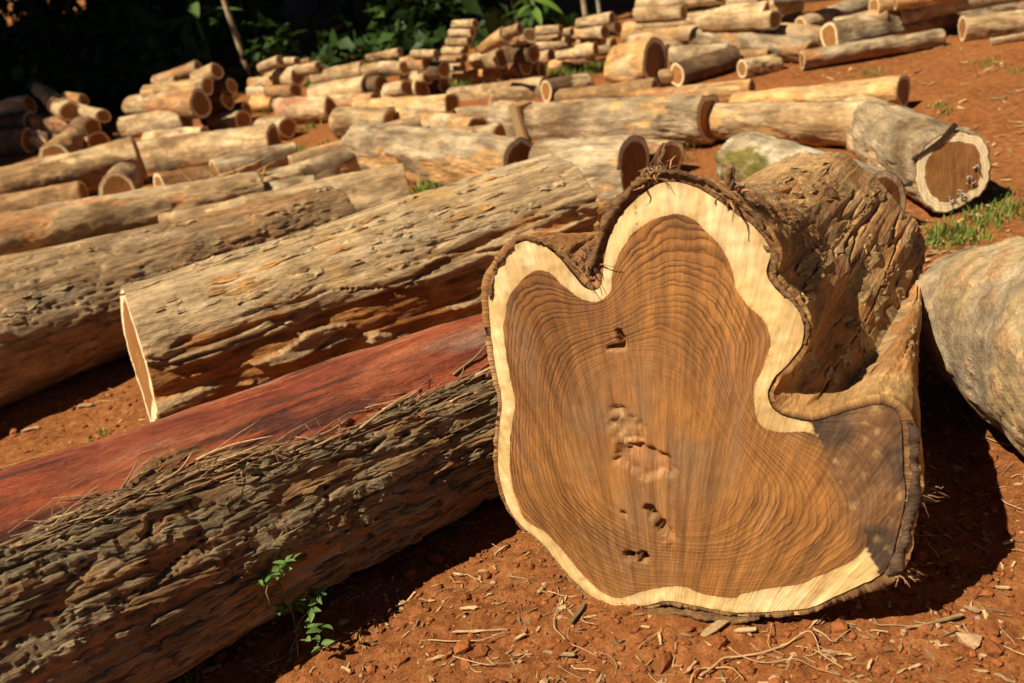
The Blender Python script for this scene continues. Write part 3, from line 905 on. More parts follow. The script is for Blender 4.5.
def px_log(label, group, a, b, base=(0, 0), style='tan', **kw):
    A, ra = rest(*a, base[0]); B, rb = rest(*b, base[1])
    q = kw.pop('face', 0)
    if q:          # turn the log until its right-hand end faces the viewer by this much
        vB = -ray(b[0], b[1]).normalized(); zA = (A - Vector((0, 0, CAM_H))).dot(CD)
        for _ in range(60):
            if (B - A).normalized().dot(vB) >= q or A.z < 0.3 * ra: break
            zA *= 1.008; A = pt(a[0], a[1], zA); ra = a[2] * zA / F
    q = kw.pop('face_left', 0)
    if q:
        vA = -ray(a[0], a[1]).normalized(); zB = (B - Vector((0, 0, CAM_H))).dot(CD)
        for _ in range(70):
            if (A - B).normalized().dot(vA) >= q or B.z < 0.3 * rb: break
            zB *= 1.008; B = pt(b[0], b[1], zB); rb = b[2] * zB / F
    big = max(a[2], b[2])
    kw.setdefault('n', int(np.clip(big * 2.6, 22, 120)))
    kw.setdefault('m', int(np.clip(math.hypot(a[0] - b[0], a[1] - b[1]) * 0.6, 18, 150)))
    px_log.i += 1
    return make_log(label, group, A, ra, B, rb, style, seed=px_log.i, **kw)
px_log.i = 10

def plates(lc, sc_, seed, warp=0.55):
    p = lc * np.array(sc_)
    w = np.stack([fbm(p * 0.8, 3, seed), fbm(p * 0.8 + 31, 3, seed + 1), fbm(p * 0.8 + 67, 3, seed + 2)], -1)
    return worley(p + warp * w, seed + 5)

# --- the peeled red log at lower left
def hook_red(D):
    lc, an, s = D['lc'], D['an'], D['seed']
    px, py = project(D['W'])
    view = np.array((0, 0, CAM_H)) - D['W']; view /= np.linalg.norm(view, axis=1)[:, None]
    front = (D['nw'] * view).sum(1) > -0.05
    bl = np.interp(px, [-400, -100, 0, 130, 200, 300, 387, 493, 620], [700, 590, 549, 492, 470, 450, 415, 371, 330])
    nz = fbm(an * 30, 4, s + 1)
    dl = (py - bl + 26 * fbm(lc * np.array((5, 5, 5)), 2, s + 77)) / 16 + 1.1 * nz
    bark = np.where(front, sstep(-0.25, 0.25, dl), (D['nw'][:, 2] < 0.0).astype(float))
    f1, f2, idv = plates(lc, (3.6, 25, 25), s + 20, 0.28)
    g1, g2, idg = plates(lc, (10, 62, 62), s + 40, 0.35)
    gap = sstep(0.0, 0.05, f2 - f1 + 0.02 * nz); gap2 = sstep(0.0, 0.07, g2 - g1)
    fis = sstep(0.05, 0.0, np.abs(fbm(lc * np.array((3, 30, 30)), 3, s + 15)))
    lost = sstep(0.60, 0.68, idv + 0.16 * nz)          # plates that fell off
    fine = fbm(an * 75, 4, s + 4, 0.6)
    crumb = fbm(lc * np.array((30, 60, 60)), 3, s + 16, 0.6)
    hb = (0.016 + 0.020 * (idv - 0.5) + 0.006 * fbm(lc * np.array((6, 18, 18)), 3, s + 17) - 0.013 * (1 - sstep(0.0, 0.045, f2 - f1))
          - (0.006 * (1 - sstep(0.0, 0.06, g2 - g1)) - 0.006 * (idg - 0.5)) * (1 - lost) - 0.013 * lost + 0.004 * crumb * lost + 0.0022 * fine)
    long_ = fbm(lc * np.array((1.6, 14, 14)), 4, s + 6); l2 = fbm(lc * np.array((3.5, 42, 42)), 4, s + 7); lump = fbm(lc * 5, 3, s + 8)
    hr = 0.008 * long_ + 0.0025 * l2 + 0.010 * lump
    groove = sstep(0.05, 0.0, np.abs(fbm(lc * np.array((1.2, 9, 9)) + 4, 2, s + 9))) * sstep(-0.1, 0.3, lump)
    hr -= 0.008 * groove
    disp = hr * (1 - bark) + (hb + 0.6 * 0.010 * lump) * bark
    D['mask'] = bark
    red = lerp3((0.29, 0.072, 0.038), (0.46, 0.158, 0.076), sstep(-0.25, 0.3, long_))
    red = lerp3(red, (0.48, 0.29, 0.215), 0.95 * sstep(0.0, 0.3, fbm(lc * np.array((2.2, 13, 13)) + 9, 4, s + 10)))
    red = lerp3(red, (0.10, 0.035, 0.028), 0.85 * sstep(0.1, 0.32, fbm(lc * np.array((2.6, 17, 17)) + 19, 4, s + 11)))
    red = lerp3(red, (0.43, 0.10, 0.042), 0.75 * sstep(0.05, 0.3, l2))
    bk = lerp3((0.255, 0.205, 0.125), (0.36, 0.285, 0.18), sstep(0.25, 0.7, idg))
    bk = lerp3(bk, (0.30, 0.165, 0.070), sstep(-0.05, 0.35, fbm(lc * 5 + 7, 3, s + 12)) * 0.75)
    bk = lerp3(bk, (0.36, 0.20, 0.085), lost * 0.9)
    bk = lerp3(bk, (0.34, 0.105, 0.035), 0.8 * sstep(0.12, 0.35, fbm(lc * np.array((9, 22, 22)) + 2, 3, s + 13)) * sstep(2.4, 0, np.abs(dl)))
    bk = bk * (1 + 0.25 * fine[:, None])
    return disp, red * (1 - bark[:, None]) + bk * bark[:, None]
A, ra = rest(-130, 668, 148); B, rb = rest(540, 372, 76)
L2 = make_log("peeled red log with thick grey bark along its near side, lower left", None, A, ra, B, rb, n=520, m=640, dense=-0.6 + 1.2, seed=2, bend=0.0, ecc=0.02, mat='bark', hook=hook_red)

# --- grey log with rotten orange flank, behind the red one
def hook_rot(D):
    lc, an, s = D['lc'], D['an'], D['seed']
    px, py = project(D['W'])
    view = np.array((0, 0, CAM_H)) - D['W']; view /= np.linalg.norm(view, axis=1)[:, None]
    front = (D['nw'] * view).sum(1) > -0.05
    bl = np.interp(px, [0, 100, 200, 350, 450, 560, 640], [410, 372, 338, 290, 256, 205, 180])
    nz = fbm(an * 14, 4, s + 1)
    low = np.where(front, sstep(-0.5, 0.5, (py - bl) / 18 + 1.5 * nz), (D['nw'][:, 2] < 0.1).astype(float))
    f1, f2, idv = plates(lc, (4.5, 34, 34), s + 20)
    g1, g2, idg = plates(lc, (4.5, 24, 24), s + 40)
    gap = sstep(0.01, 0.16, f2 - f1)
    fine = fbm(an * 80, 4, s + 4, 0.6); a = fbm(lc * np.array((3, 16, 16)), 4, s + 5)
    strip = sstep(0.05, 0.25, fbm(lc * np.array((1.8, 16, 16)) + 3, 4, s + 6))
    fis = sstep(0.045, 0.0, np.abs(fbm(lc * np.array((2.2, 34, 34)), 3, s + 15))) * sstep(-0.2, 0.15, fbm(lc * np.array((4, 9, 9)), 3, s + 16))
    ht = 0.007 * (idv - 0.5) * sstep(0.0, 0.05, f2 - f1) - 0.011 * fis + 0.007 * a + 0.0035 * fine
    flake = sstep(0.55, 0.6, idg + 0.2 * nz) * low
    hl = -0.010 + 0.016 * a + 0.012 * (strip - 0.5) + 0.004 * fine + 0.014 * flake * sstep(0.02, 0.1, g2 - g1)
    disp = ht * (1 - low) + hl * low + 0.012 * fbm(lc * 4, 3, s + 7)
    D['mask'] = np.where(low > 0.5, 0.6, 1.0)
    top = lerp3((0.60, 0.445, 0.265), (0.46, 0.32, 0.175), sstep(0.3, 0.8, idv))
    top = lerp3(top, (0.62, 0.385, 0.165), 0.7 * sstep(0.0, 0.4, fbm(lc * 5 + 2, 3, s + 8)))
    top = lerp3(top, (0.68, 0.57, 0.42), 0.6 * sstep(0.1, 0.4, a))
    lw = lerp3((0.47, 0.215, 0.065), (0.33, 0.135, 0.042), sstep(-0.2, 0.3, a))
    lw = lerp3(lw, (0.56, 0.35, 0.15), 0.8 * sstep(0.05, 0.4, fbm(lc * np.array((4, 13, 13)) + 8, 4, s + 9)))
    lw = lerp3(lw, (0.46, 0.33, 0.19), flake * 0.9)
    return disp, (top * (1 - low[:, None]) + lw * low[:, None]) * (1 + 0.2 * fine[:, None])
B, rb = rest(566, 222, 68)
A, ra = rest(139, 364, 76)
zA = (A - Vector((0, 0, CAM_H))).dot(CD)
for _ in range(60):
    if (A - B).normalized().dot(-ray(139, 364).normalized()) < 0.0: break
    zA *= 1.005; A = pt(139, 364, zA); ra = 76 * zA / F
print("grey log", A, ra, B, rb)
L3 = make_log("grey cracked log with orange rotten flank, crossing behind the peeled red log", None, A, ra, B, rb, n=420, m=520, dense=0.7, seed=5, bend=0.005, ecc=0.03, mat='bark', hook=hook_rot)

# --- brown plated log at the left edge
def hook_brown(D):
    lc, an, s = D['lc'], D['an'], D['seed']
    f1, f2, idv = plates(lc, (5, 30, 30), s + 20)
    gap = sstep(0.0, 0.06, f2 - f1); fis = sstep(0.045, 0.0, np.abs(fbm(lc * np.array((3, 26, 26)), 3, s + 15))); a = fbm(lc * np.array((3, 14, 14)), 4, s + 5); fine = fbm(an * 70, 3, s + 4, 0.6); b = fbm(lc * 5, 3, s + 8)
    disp = 0.007 * (idv - 0.5) + 0.004 * (gap - 1) - 0.008 * fis + 0.009 * a + 0.002 * fine + 0.008 * b
    c = lerp3((0.46, 0.315, 0.175), (0.34, 0.215, 0.11), sstep(0.3, 0.7, idv))
    c = lerp3(c, (0.54, 0.41, 0.26), 0.7 * sstep(0, 0.4, a))
    c = lerp3(c, (0.48, 0.25, 0.10), 0.6 * sstep(0.05, 0.4, b))
    D['mask'] = np.ones(len(disp))
    return disp, c * (1 + 0.2 * fine[:, None])
A, ra = rest(-150, 378, 84); B, rb = rest(340, 222, 38)
L4 = make_log("brown plated log at the left edge, behind the grey cracked log", None, A, ra, B, rb, n=220, m=260, seed=7, bend=0.006, ecc=0.03, mat='bark', hook=hook_brown)

# --- worn grey log cut by the right edge
def hook_worn(D):
    lc, an, s = D['lc'], D['an'], D['seed']
    a = fbm(lc * 7, 4, s); b = fbm(lc * 24, 4, s + 1); c = fbm(lc * 60, 4, s + 2); k = fbm(an * 10, 4, s + 3)
    flake = sstep(0.22, 0.3, b + 0.3 * a)
    disp = 0.010 * a + 0.004 * b + 0.002 * c + 0.004 * flake 
    col = lerp3((0.50, 0.415, 0.29), (0.38, 0.30, 0.20), sstep(-0.2, 0.3, k))
    col = lerp3(col, (0.50, 0.36, 0.17), 0.6 * sstep(0, 0.35, a))
    col = lerp3(col, (0.20, 0.16, 0.11), 0.6 * sstep(0.1, 0.4, fbm(lc * 13 + 4, 4, s + 4)))
    col = lerp3(col, (0.46, 0.27, 0.14), flake * 0.6)
    return disp, col
A, ra = rest(948, 306, 56); B, rb = rest(1180, 372, 190)
B, rb = A + (B - A) * 2.2, ra + (rb - ra) * 1.5
make_log("worn grey-tan log with rounded end, cut off by the right edge", None, A, ra, B, rb, n=260, m=160, seed=9, bend=0.0, ecc=0.03, dome=(0.9, 0), mat='worn', hook=hook_worn)

# --- mossy grey log behind the big one
def hook_moss(D):
    lc, an, s = D['lc'], D['an'], D['seed']
    a = fbm(lc * 9, 4, s); b = fbm(lc * 30, 4, s + 1); k = fbm(an * 14, 4, s + 3)
    px, py = project(D['W'])
    moss = sstep(-0.15, 0.1, a + 0.4 * b + 0.28 - 1.6 * np.clip(np.hypot((px - 738) / 42, (py - 166) / 22) - 0.6, 0, 2))
    disp = 0.008 * a + 0.004 * b + 0.008 * moss
    col = lerp3((0.46, 0.38, 0.26), (0.31, 0.24, 0.15), sstep(-0.2, 0.3, k))
    col = lerp3(col, (0.66, 0.60, 0.48), 0.6 * sstep(0.1, 0.25, fbm(lc * 12 + 5, 3, s + 5)))
    col = lerp3(col, (0.21, 0.185, 0.045), moss)
    return disp, col
A, ra = rest(737, 160, 33); B, rb = rest(880, 205, 36)
make_log("grey lichened log with yellow-green moss on its end, behind the lobed log", None, A, ra, B, rb, n=120, m=110, seed=12, bend=0.0, ecc=0.03, dome=(0.5, 0), mat='bark_far', hook=hook_moss)

# --- the log with chalk on its end
A, ra = rest(858, 122, 29); B, rb = rest(953, 171, 41)
zA = (A - Vector((0, 0, CAM_H))).dot(CD)
for _ in range(60):
    if (B - A).normalized().dot(-ray(953, 171).normalized()) > 0.93 or A.z < 0.4 * ra: break
    zA *= 1.006; A = pt(858, 122, zA); ra = 29 * zA / F
QL = make_log("grey-brown log with white chalk number on its pale-rimmed end, upper right", None, A, ra, B, rb, 'grey', n=150, m=130, seed=14, bend=0.006, ecc=0.03, split=(0, 1), sapf=0.77)

# --- single plates of bark standing proud on the near logs
def bark_plates(e, count, seed, lx, ly, thickr, liftr, tints, minmask=0.5, xr=(0, 1024), yr=(0, 683)):
    d = LOGD[e.name]; V = d['V']; m, n = V.shape[:2]; rg = random.Random(seed)
    Wd = V @ d['M'].T + d['org']; px, py = project(Wd.reshape(-1, 3)); px = px.reshape(m, n); py = py.reshape(m, n)
    vw = np.array((0, 0, CAM_H)) - Wd; vw /= np.linalg.norm(vw, axis=2)[:, :, None]
    vis = ((d['nw'] * vw).sum(2) > 0.12) & (px > xr[0]) & (px < xr[1]) & (py > yr[0]) & (py < yr[1]) & (d['mask'].reshape(m, n) > minmask)
    ii, jj = np.where(vis); mk2 = d['mask'].reshape(m, n)
    Vs = V.copy()
    for ax_i, kk in ((0, 7), (1, 7)):
        Vs = sum(np.roll(Vs, t, ax_i) for t in range(-kk, kk + 1)) / (2 * kk + 1)
    Vs[:8] = V[:8]; Vs[-8:] = V[-8:]
    dx = np.linalg.norm(V[m // 2 + 1, 0] - V[m // 2, 0]); made = 0; used = np.zeros((m, n), bool); tries = 0
    while made < count and tries < count * 12:
        tries += 1
        k = rg.randrange(len(ii)); i, j = int(ii[k]), int(jj[k])
        Lx, Ly = rg.uniform(*lx), rg.uniform(*ly)
        dy = np.linalg.norm(V[i, (j + 1) % n] - V[i, j])
        hi_, hj = max(4, int(Lx / dx / 2)), max(2, int(Ly / dy / 2))
        if i - hi_ < 1 or i + hi_ >= m - 1: continue
        if mk2[i - hi_:i + hi_, np.arange(j - hj, j + hj) % n].mean() < minmask + .2: continue
        if used[i - hi_:i + hi_, np.arange(j - hj, j + hj) % n].mean() > 0.25: continue
        used[i - hi_:i + hi_, np.arange(j - hj, j + hj) % n] = True
        a, b = 11, 5
        th_, li = rg.uniform(*thickr), rg.uniform(*liftr); top = np.zeros((a, b, 3)); bot = np.zeros((a, b, 3))
        jit0 = [rg.gauss(0, .18) for _ in range(a)]; jit1 = [rg.gauss(0, .18) for _ in range(a)]; e0 = [rg.gauss(0, .12) for _ in range(b)]; e1_ = [rg.gauss(0, .12) for _ in range(b)]
        sl = rg.uniform(-.5, .5)
        for p in range(a):
            for q in range(b):
                u = (p / (a - 1) * 2 - 1); v = q / (b - 1) * 2 - 1
                tap = 1 - .35 * abs(u) ** 3
                uu = u + (e0[q] if p == 0 else e1_[q] if p == a - 1 else 0); vv = v * tap + (jit0[p] if q == 0 else jit1[p] if q == b - 1 else 0)
                I = min(max(int(round(i + uu * hi_)), 0), m - 1); J = int(round(j + (vv + sl * u * .3) * hj)) % n
                nrm = d['nr'][i, j] * .5 + d['nr'][I, J] * .5; base = 0.35 * V[I, J] + 0.65 * Vs[I, J]
                ed = .35 if (p in (0, a - 1) or q in (0, b - 1)) else 0
                top[p, q] = base + nrm * (li + th_ * (1 - .45 * ed) + .0012 * rg.gauss(0, 1) + .003 * math.sin(p * .9 + seed + made)); bot[p, q] = base + nrm * (li - th_ * 1.2)
        Vp = np.vstack([top.reshape(-1, 3), bot.reshape(-1, 3)])
        border = [(p, 0) for p in range(a)] + [(a - 1, q) for q in range(1, b)] + [(p, b - 1) for p in range(a - 2, -1, -1)] + [(0, q) for q in range(b - 2, 0, -1)]
        bi = np.array([p * b + q for p, q in border]); bn = np.roll(bi, -1)
        Fp = np.vstack([grid_faces(a, b), np.stack([bi, bn, bn + a * b, bi + a * b], -1)])
        t = np.array(tints[rg.randrange(len(tints))]) * rg.uniform(.8, 1.2)
        obj("bark_plate", mk_mesh("bark_plate", Vp, Fp, M['bark'], False, np.tile(t, (len(Vp), 1)), Vp + d['lc']), e)
        made += 1
    print("plates", made)
bark_plates(L2, 95, 3, (.05, .20), (.012, .032), (.003, .007), (-.001, .004), [(0.27, 0.215, 0.13), (0.33, 0.255, 0.155), (0.24, 0.18, 0.105), (0.31, 0.19, 0.09)], 0.75)
bark_plates(L3, 46, 4, (.06, .24), (.009, .024), (.0012, .0032), (-.001, .002), [(0.58, 0.43, 0.25), (0.50, 0.35, 0.19), (0.62, 0.48, 0.31), (0.52, 0.30, 0.12)], 0.4)
bark_plates(L4, 40, 6, (.05, .16), (.010, .024), (.0015, .004), (-.001, .003), [(0.46, 0.315, 0.175), (0.38, 0.25, 0.13), (0.52, 0.39, 0.24)], 0.4)
LOGD[hero.name] = dict(V=Pd.reshape(MB, NO, 3) - hero0, nr=Nn, nw=Nn, M=np.eye(3), org=hero0, mask=np.ones(MB * NO), lc=np.zeros(3))
bark_plates(hero, 42, 8, (.12, .32), (.014, .036), (.0012, .003), (-.001, .001), [(0.50, 0.29, 0.12), (0.58, 0.37, 0.17), (0.36, 0.19, 0.08), (0.64, 0.43, 0.21)], 0.4, (600, 930))

# --- every other log, ends given as (x, y, radius) in the picture and lying on the soil or on the row below
G1 = "scattered logs in the middle of the yard"
px_log("light brown log with splintered end, behind the brown plated log", G1, (-80, 268, 42), (262, 192, 21), style='tan', mat='bark_far')
px_log("pale thin slab-like log lying against the brown plated log, left", G1, (20, 264, 11), (200, 226, 10), (0.07, 0.05), 'pale')
px_log("splintered orange-brown log with flat broken top, left of the small grass tuft", G1, (170, 246, 25), (408, 191, 23), style='tan', ecc=0.12)
px_log("round grey log pointing at the stout grey log's left end", G1, (232, 198, 15), (377, 154, 16), style='grey')
px_log("dark thick log with knobby end at the left edge", G1, (-70, 206, 22), (140, 158, 23), style='brown')
px_log("short brown log with orange broken tip at the left edge", G1, (-60, 220, 14), (84, 192, 12), style='brown')
px_log("short log with pale round sawn end facing the camera, left", G1, (128, 178, 15), (117, 192, 19), style='tan', split=(0, 1))
px_log("short dark log with pale left end among the left logs", G1, (160, 188, 14), (232, 174, 10), style='brown', split=(1, 0), face_left=0.5)
px_log("long pale-topped log in front of the left stack, dark right end", G1, (120, 164, 19), (274, 140, 15), style='tan', face=0.55)
px_log("grey log stub beside the long pale-topped log's end", G1, (215, 172, 13), (296, 151, 11), style='grey')
px_log("half-hidden log with pale round end at the edge of the shade, far left", G1, (75, 140, 15), (54, 158, 16), style='tan', split=(0, 1))
px_log("stout grey log with sawn end behind the grey cracked log's tip", G1, (362, 147, 25), (523, 166, 27), style='grey', split=(0, 1), n=110, face=0.55)
px_log("pale rounded log hump behind the stout grey log's left end", G1, (343, 146, 14), (420, 126, 13), (0.02, 0.02), 'pale', dome=(0.8, 0))
px_log("short log with round brown left end behind the stout grey log", G1, (458, 121, 14), (535, 116, 16), style='pale', split=(1, 0), face_left=0.5)
px_log("pale log lying under the round brown end, middle of the yard", G1, (392, 117, 12), (478, 128, 12), style='pale')
px_log("split orange log with jagged dark right end before the stacks", G1, (358, 110, 11), (452, 103, 11), style='yellow', ecc=0.12, face=0.55)
px_log("barrel-like tan log beside the small bare soil patch", G1, (333, 124, 16), (392, 122, 14), style='tan', dome=(0.6, 0))
px_log("pinkish log with dark right end, before the left middle stack", G1, (282, 111, 12), (331, 109, 12), style='pink', face=0.55)
px_log("small round log with dark end on the bare soil patch", G1, (262, 127, 10), (288, 128, 11), style='pale', face=0.55)
px_log("log with small ring end behind the upright wedge", G1, (489, 98, 9), (545, 93, 10), style='tan', split=(1, 0), face_left=0.5)
px_log("brown log with dark right end near the far grass", G1, (452, 97, 9), (545, 86, 9), style='tan', face=0.55)
px_log("dark log stub with ring end near the far grass", G1, (546, 91, 11), (588, 85, 12), style='dark', split=(1, 0), face_left=0.5)
px_log("long thick grey log with dark round right end, centre of the yard", G1, (505, 122, 22), (709, 119, 25), style='grey', n=110, m=150, face=0.55)
px_log("thick mottled log with angular brown end, just behind the lobed log", G1, (545, 172, 30), (634, 167, 30), style='grey', n=110, split=(0, 1), face=0.55)
px_log("log with pale-rimmed end facing right, beside the angular brown end", G1, (600, 152, 18), (668, 160, 20), style='brown', split=(0, 1), face=0.55)
px_log("grey mottled log low behind the lobed log's crown", G1, (480, 215, 26), (625, 196, 28), style='grey', n=100)
px_log("smooth pale brown log with mossy hollow beneath, before the yellow one", G1, (690, 122, 17), (890, 124, 23), style='tan', n=90)
px_log("bright yellow peeled log with dark round end, right of centre", G1, (735, 102, 10), (904, 91, 17), style='yellow', n=80, face=0.55)
px_log("short bright peeled log with dark notch at its right end", G1, (640, 98, 9), (752, 90, 11), style='yellow')
px_log("big orange-brown short log with dark end, alone on the grass edge", G1, (618, 68, 21), (656, 63, 23), style='orange', n=80, face=0.55)
px_log("dark bark log with small ring end, beside the big orange-brown log", G1, (677, 75, 11), (735, 57, 11), style='dark', split=(1, 0), face_left=0.5)
px_log("dark stub with ring end and grass growing on it", G1, (742, 69, 9), (777, 64, 10), style='dark', split=(1, 0), face_left=0.5)
px_log("brown stub touching the small ring end, left side", G1, (660, 77, 8), (676, 76, 8), style='brown')

px_log("low log filling the gap between two long left logs", G1, (-70, 292, 24), (190, 246, 17), style='brown')
px_log("short weathered log lying left of the splintered orange-brown one", G1, (196, 214, 15), (318, 188, 14), style='grey')
px_log("weathered log between the round grey log and the stout grey one", G1, (292, 168, 13), (372, 146, 13), style='brown')
px_log("thin bent log behind the stout grey log, middle", G1, (400, 140, 9), (500, 134, 10), (0.03, 0.03), 'tan', bend=0.06)
px_log("rough brown log between the long thick grey log and the orange one", G1, (560, 100, 11), (655, 90, 12), style='brown')
G2 = "logs piled along the upper right of the yard"
px_log("long tapering grey log in the upper right corner pile", G2, (830, 37, 14), (1060, -4, 17), (0.05, 0.05), 'grey', n=60, split=(1, 0), face_left=0.5)
px_log("low thin log in front of the upper right pile", G2, (802, 60, 10), (942, 37, 9), style='grey', n=50)
px_log("log with pale heart-shaped ring end at the upper right edge", G2, (962, 28, 13), (1090, 18, 15), style='tan', split=(1, 0), n=50, face_left=0.5)
px_log("grey log slanting down to the right, front of the upper right pile", G2, (700, 38, 13), (812, 52, 12), (0.03, 0.0), 'grey', n=50)
px_log("pale cream log with light left end, front of the upper pile", G2, (632, 45, 10), (715, 36, 13), style='pale')
px_log("pale log second from the front in the upper pile", G2, (626, 33, 10), (770, 28, 13), (0.06, 0.08), 'pale')
px_log("long pale log in the middle of the upper pile", G2, (640, 24, 8), (768, 14, 12), (0.13, 0.16), 'pale')
px_log("short log with dark right end on top of the upper pile's left side", G2, (637, 16, 8), (684, 13, 8), (0.24, 0.24), 'tan')
px_log("log across the back of the upper pile, left of the dark post", G2, (690, 8, 9), (762, 2, 9), (0.20, 0.22), 'tan')
px_log("brown log in the shade under the upper pile", G2, (672, 55, 9), (730, 52, 9), style='grey')
px_log("dark slender log in the shade under the slanting grey log", G2, (712, 58, 8), (770, 56, 8), style='brown')
px_log("broad pale log right of the dark post", G2, (768, 32, 10), (826, 38, 11), (0.06, 0.03), 'pale', split=(0, 1))
px_log("short log right of the dark post, topmost", G2, (769, 8, 9), (803, 3, 9), (0.20, 0.20), 'pale')
px_log("short log just under the topmost one right of the post", G2, (772, 22, 8), (802, 20, 8), (0.10, 0.10), 'tan')
px_log("grey slanting log between the post and the corner pile", G2, (800, 26, 9), (866, 4, 10), (0.10, 0.10), 'grey')
px_log("pale log lying behind the corner pile's long grey log", G2, (835, 26, 8), (885, 16, 9), (0.12, 0.12), 'pale')
px_log("blunt yellow log end at the top edge of the upper pile", G2, (874, 8, 11), (915, 0, 11), (0.16, 0.16), 'yellow', split=(1, 0), face_left=0.5)
px_log("orange log at the top edge, right of the blunt yellow end", G2, (895, 2, 8), (960, -8, 8), (0.2, 0.2), 'orange')
px_log("tan log in the gap behind the slanting grey log, upper pile", G2, (705, 22, 9), (775, 20, 10), (0.16, 0.16), 'tan')
px_log("pale log at the very top edge, left part of upper pile", G2, (640, 5, 8), (720, -4, 9), (0.26, 0.28), 'pale')
px_log("grey log at the very top edge, right of the dark post", G2, (775, -2, 9), (850, -12, 10), (0.26, 0.26), 'grey')
px_log("brown log lying behind the long tapering corner log", G2, (900, 14, 9), (1050, -16, 11), (0.12, 0.14), 'tan')
px_log("short orange-brown log between low thin log and slanting log", G2, (786, 49, 7), (832, 44, 8), (0.0, 0.0), 'brown')
px_log("fallen pale stick-like log at the right edge", G2, (990, 42, 3.5), (1060, 30, 4), style='pale')

def pile(group, rows):
    for lab, a, b, base, sty in rows:
        px_log(lab, group, a, b, base, sty, face=0.5)

pile("shaded stack at the far left", [
 ("top log of the shaded far left stack, cut by the picture edge", (-22, 114, 9), (30, 105, 10), (0.20, 0.20), 'pale'),
 ("pale log sloping down from the peak of the shaded left stack", (38, 90, 7), (58, 106, 9), (0.30, 0.24), 'pale'),
 ("log with lit rim right of the sloping log, shaded left stack", (55, 103, 8), (70, 112, 10), (0.24, 0.22), 'tan'),
 ("rightmost thin lit log of the shaded left stack", (70, 107, 6), (104, 116, 7), (0.24, 0.20), 'pale'),
 ("small log on the back of the shaded left stack", (66, 98, 6), (84, 100, 6), (0.30, 0.28), 'brown'),
 ("second-row log of the shaded left stack, left", (-30, 130, 10), (32, 122, 11), (0.10, 0.10), 'dark'),  # lower rows get dark bark in place of the stack's shade
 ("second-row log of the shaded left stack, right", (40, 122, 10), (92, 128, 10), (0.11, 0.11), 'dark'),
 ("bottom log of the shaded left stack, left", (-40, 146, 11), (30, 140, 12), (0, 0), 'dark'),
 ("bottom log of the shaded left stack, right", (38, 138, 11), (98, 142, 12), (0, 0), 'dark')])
pile("left stack with dark round ends", [
 ("lowest log of the left stack, partly behind the long pale-topped log", (148, 141, 9), (206, 137, 10), (0, 0), 'pale'),
 ("lower thick log of the left stack with dark round end", (124, 128, 10), (186, 119, 12), (0.07, 0.07), 'pale'),
 ("thickest log of the left stack, largest dark round end", (131, 107, 10), (201, 104, 14), (0.17, 0.15), 'tan'),
 ("log on the thickest log of the left stack, small dark end", (146, 93, 8), (208, 86, 9), (0.27, 0.26), 'tan'),
 ("topmost log of the left stack, slanting up to the right", (155, 82, 6), (199, 68, 8), (0.34, 0.36), 'pale'),
 ("short log with dark end under the topmost log of the left stack", (158, 86, 5), (177, 80, 5), (0.33, 0.34), 'tan'),
 ("back log of the left stack, pale top showing", (195, 80, 7), (217, 71, 8), (0.30, 0.34), 'pale'),
 ("dark shaded log at the back of the left stack, upper", (205, 90, 8), (232, 86, 8), (0.22, 0.22), 'dark'),  # shade of these back logs is put into their dark bark
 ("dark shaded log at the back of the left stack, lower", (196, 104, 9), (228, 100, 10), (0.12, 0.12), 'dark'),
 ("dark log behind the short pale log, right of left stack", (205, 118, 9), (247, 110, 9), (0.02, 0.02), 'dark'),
 ("short pale log with dark end right of the left stack", (214, 121, 8), (243, 120, 10), (0, 0), 'pale')])
pile("left middle stack behind the pinkish log", [
 ("bottom orange log of the left middle stack", (254, 104, 8), (275, 103, 8), (0, 0), 'orange'),
 ("bottom pale log of the left middle stack, right", (272, 104, 8), (300, 100, 8), (0, 0), 'pale'),
 ("second-row left log of the left middle stack", (250, 93, 6), (274, 92, 6), (0.08, 0.08), 'pale'),
 ("second-row right log of the left middle stack, dark end", (268, 92, 6), (296, 91, 8), (0.09, 0.08), 'tan'),
 ("third-row left log of the left middle stack", (251, 83, 5), (276, 82, 6), (0.15, 0.15), 'pale'),
 ("thick third-row log of the left middle stack, dark round end", (270, 76, 8), (298, 76, 9), (0.16, 0.16), 'pale'),
 ("topmost log of the left middle stack, left side", (261, 69, 6), (280, 61, 6), (0.27, 0.29), 'pale'),
 ("topmost small log of the left middle stack, middle", (286, 61, 4), (297, 61, 4), (0.29, 0.29), 'pale'),
 ("top back log of the left middle stack, right side", (297, 70, 5), (319, 67, 6), (0.23, 0.23), 'pale'),
 ("small knob of wood on top of the left middle stack", (303, 62, 3), (310, 60, 3), (0.3, 0.3), 'pale')])
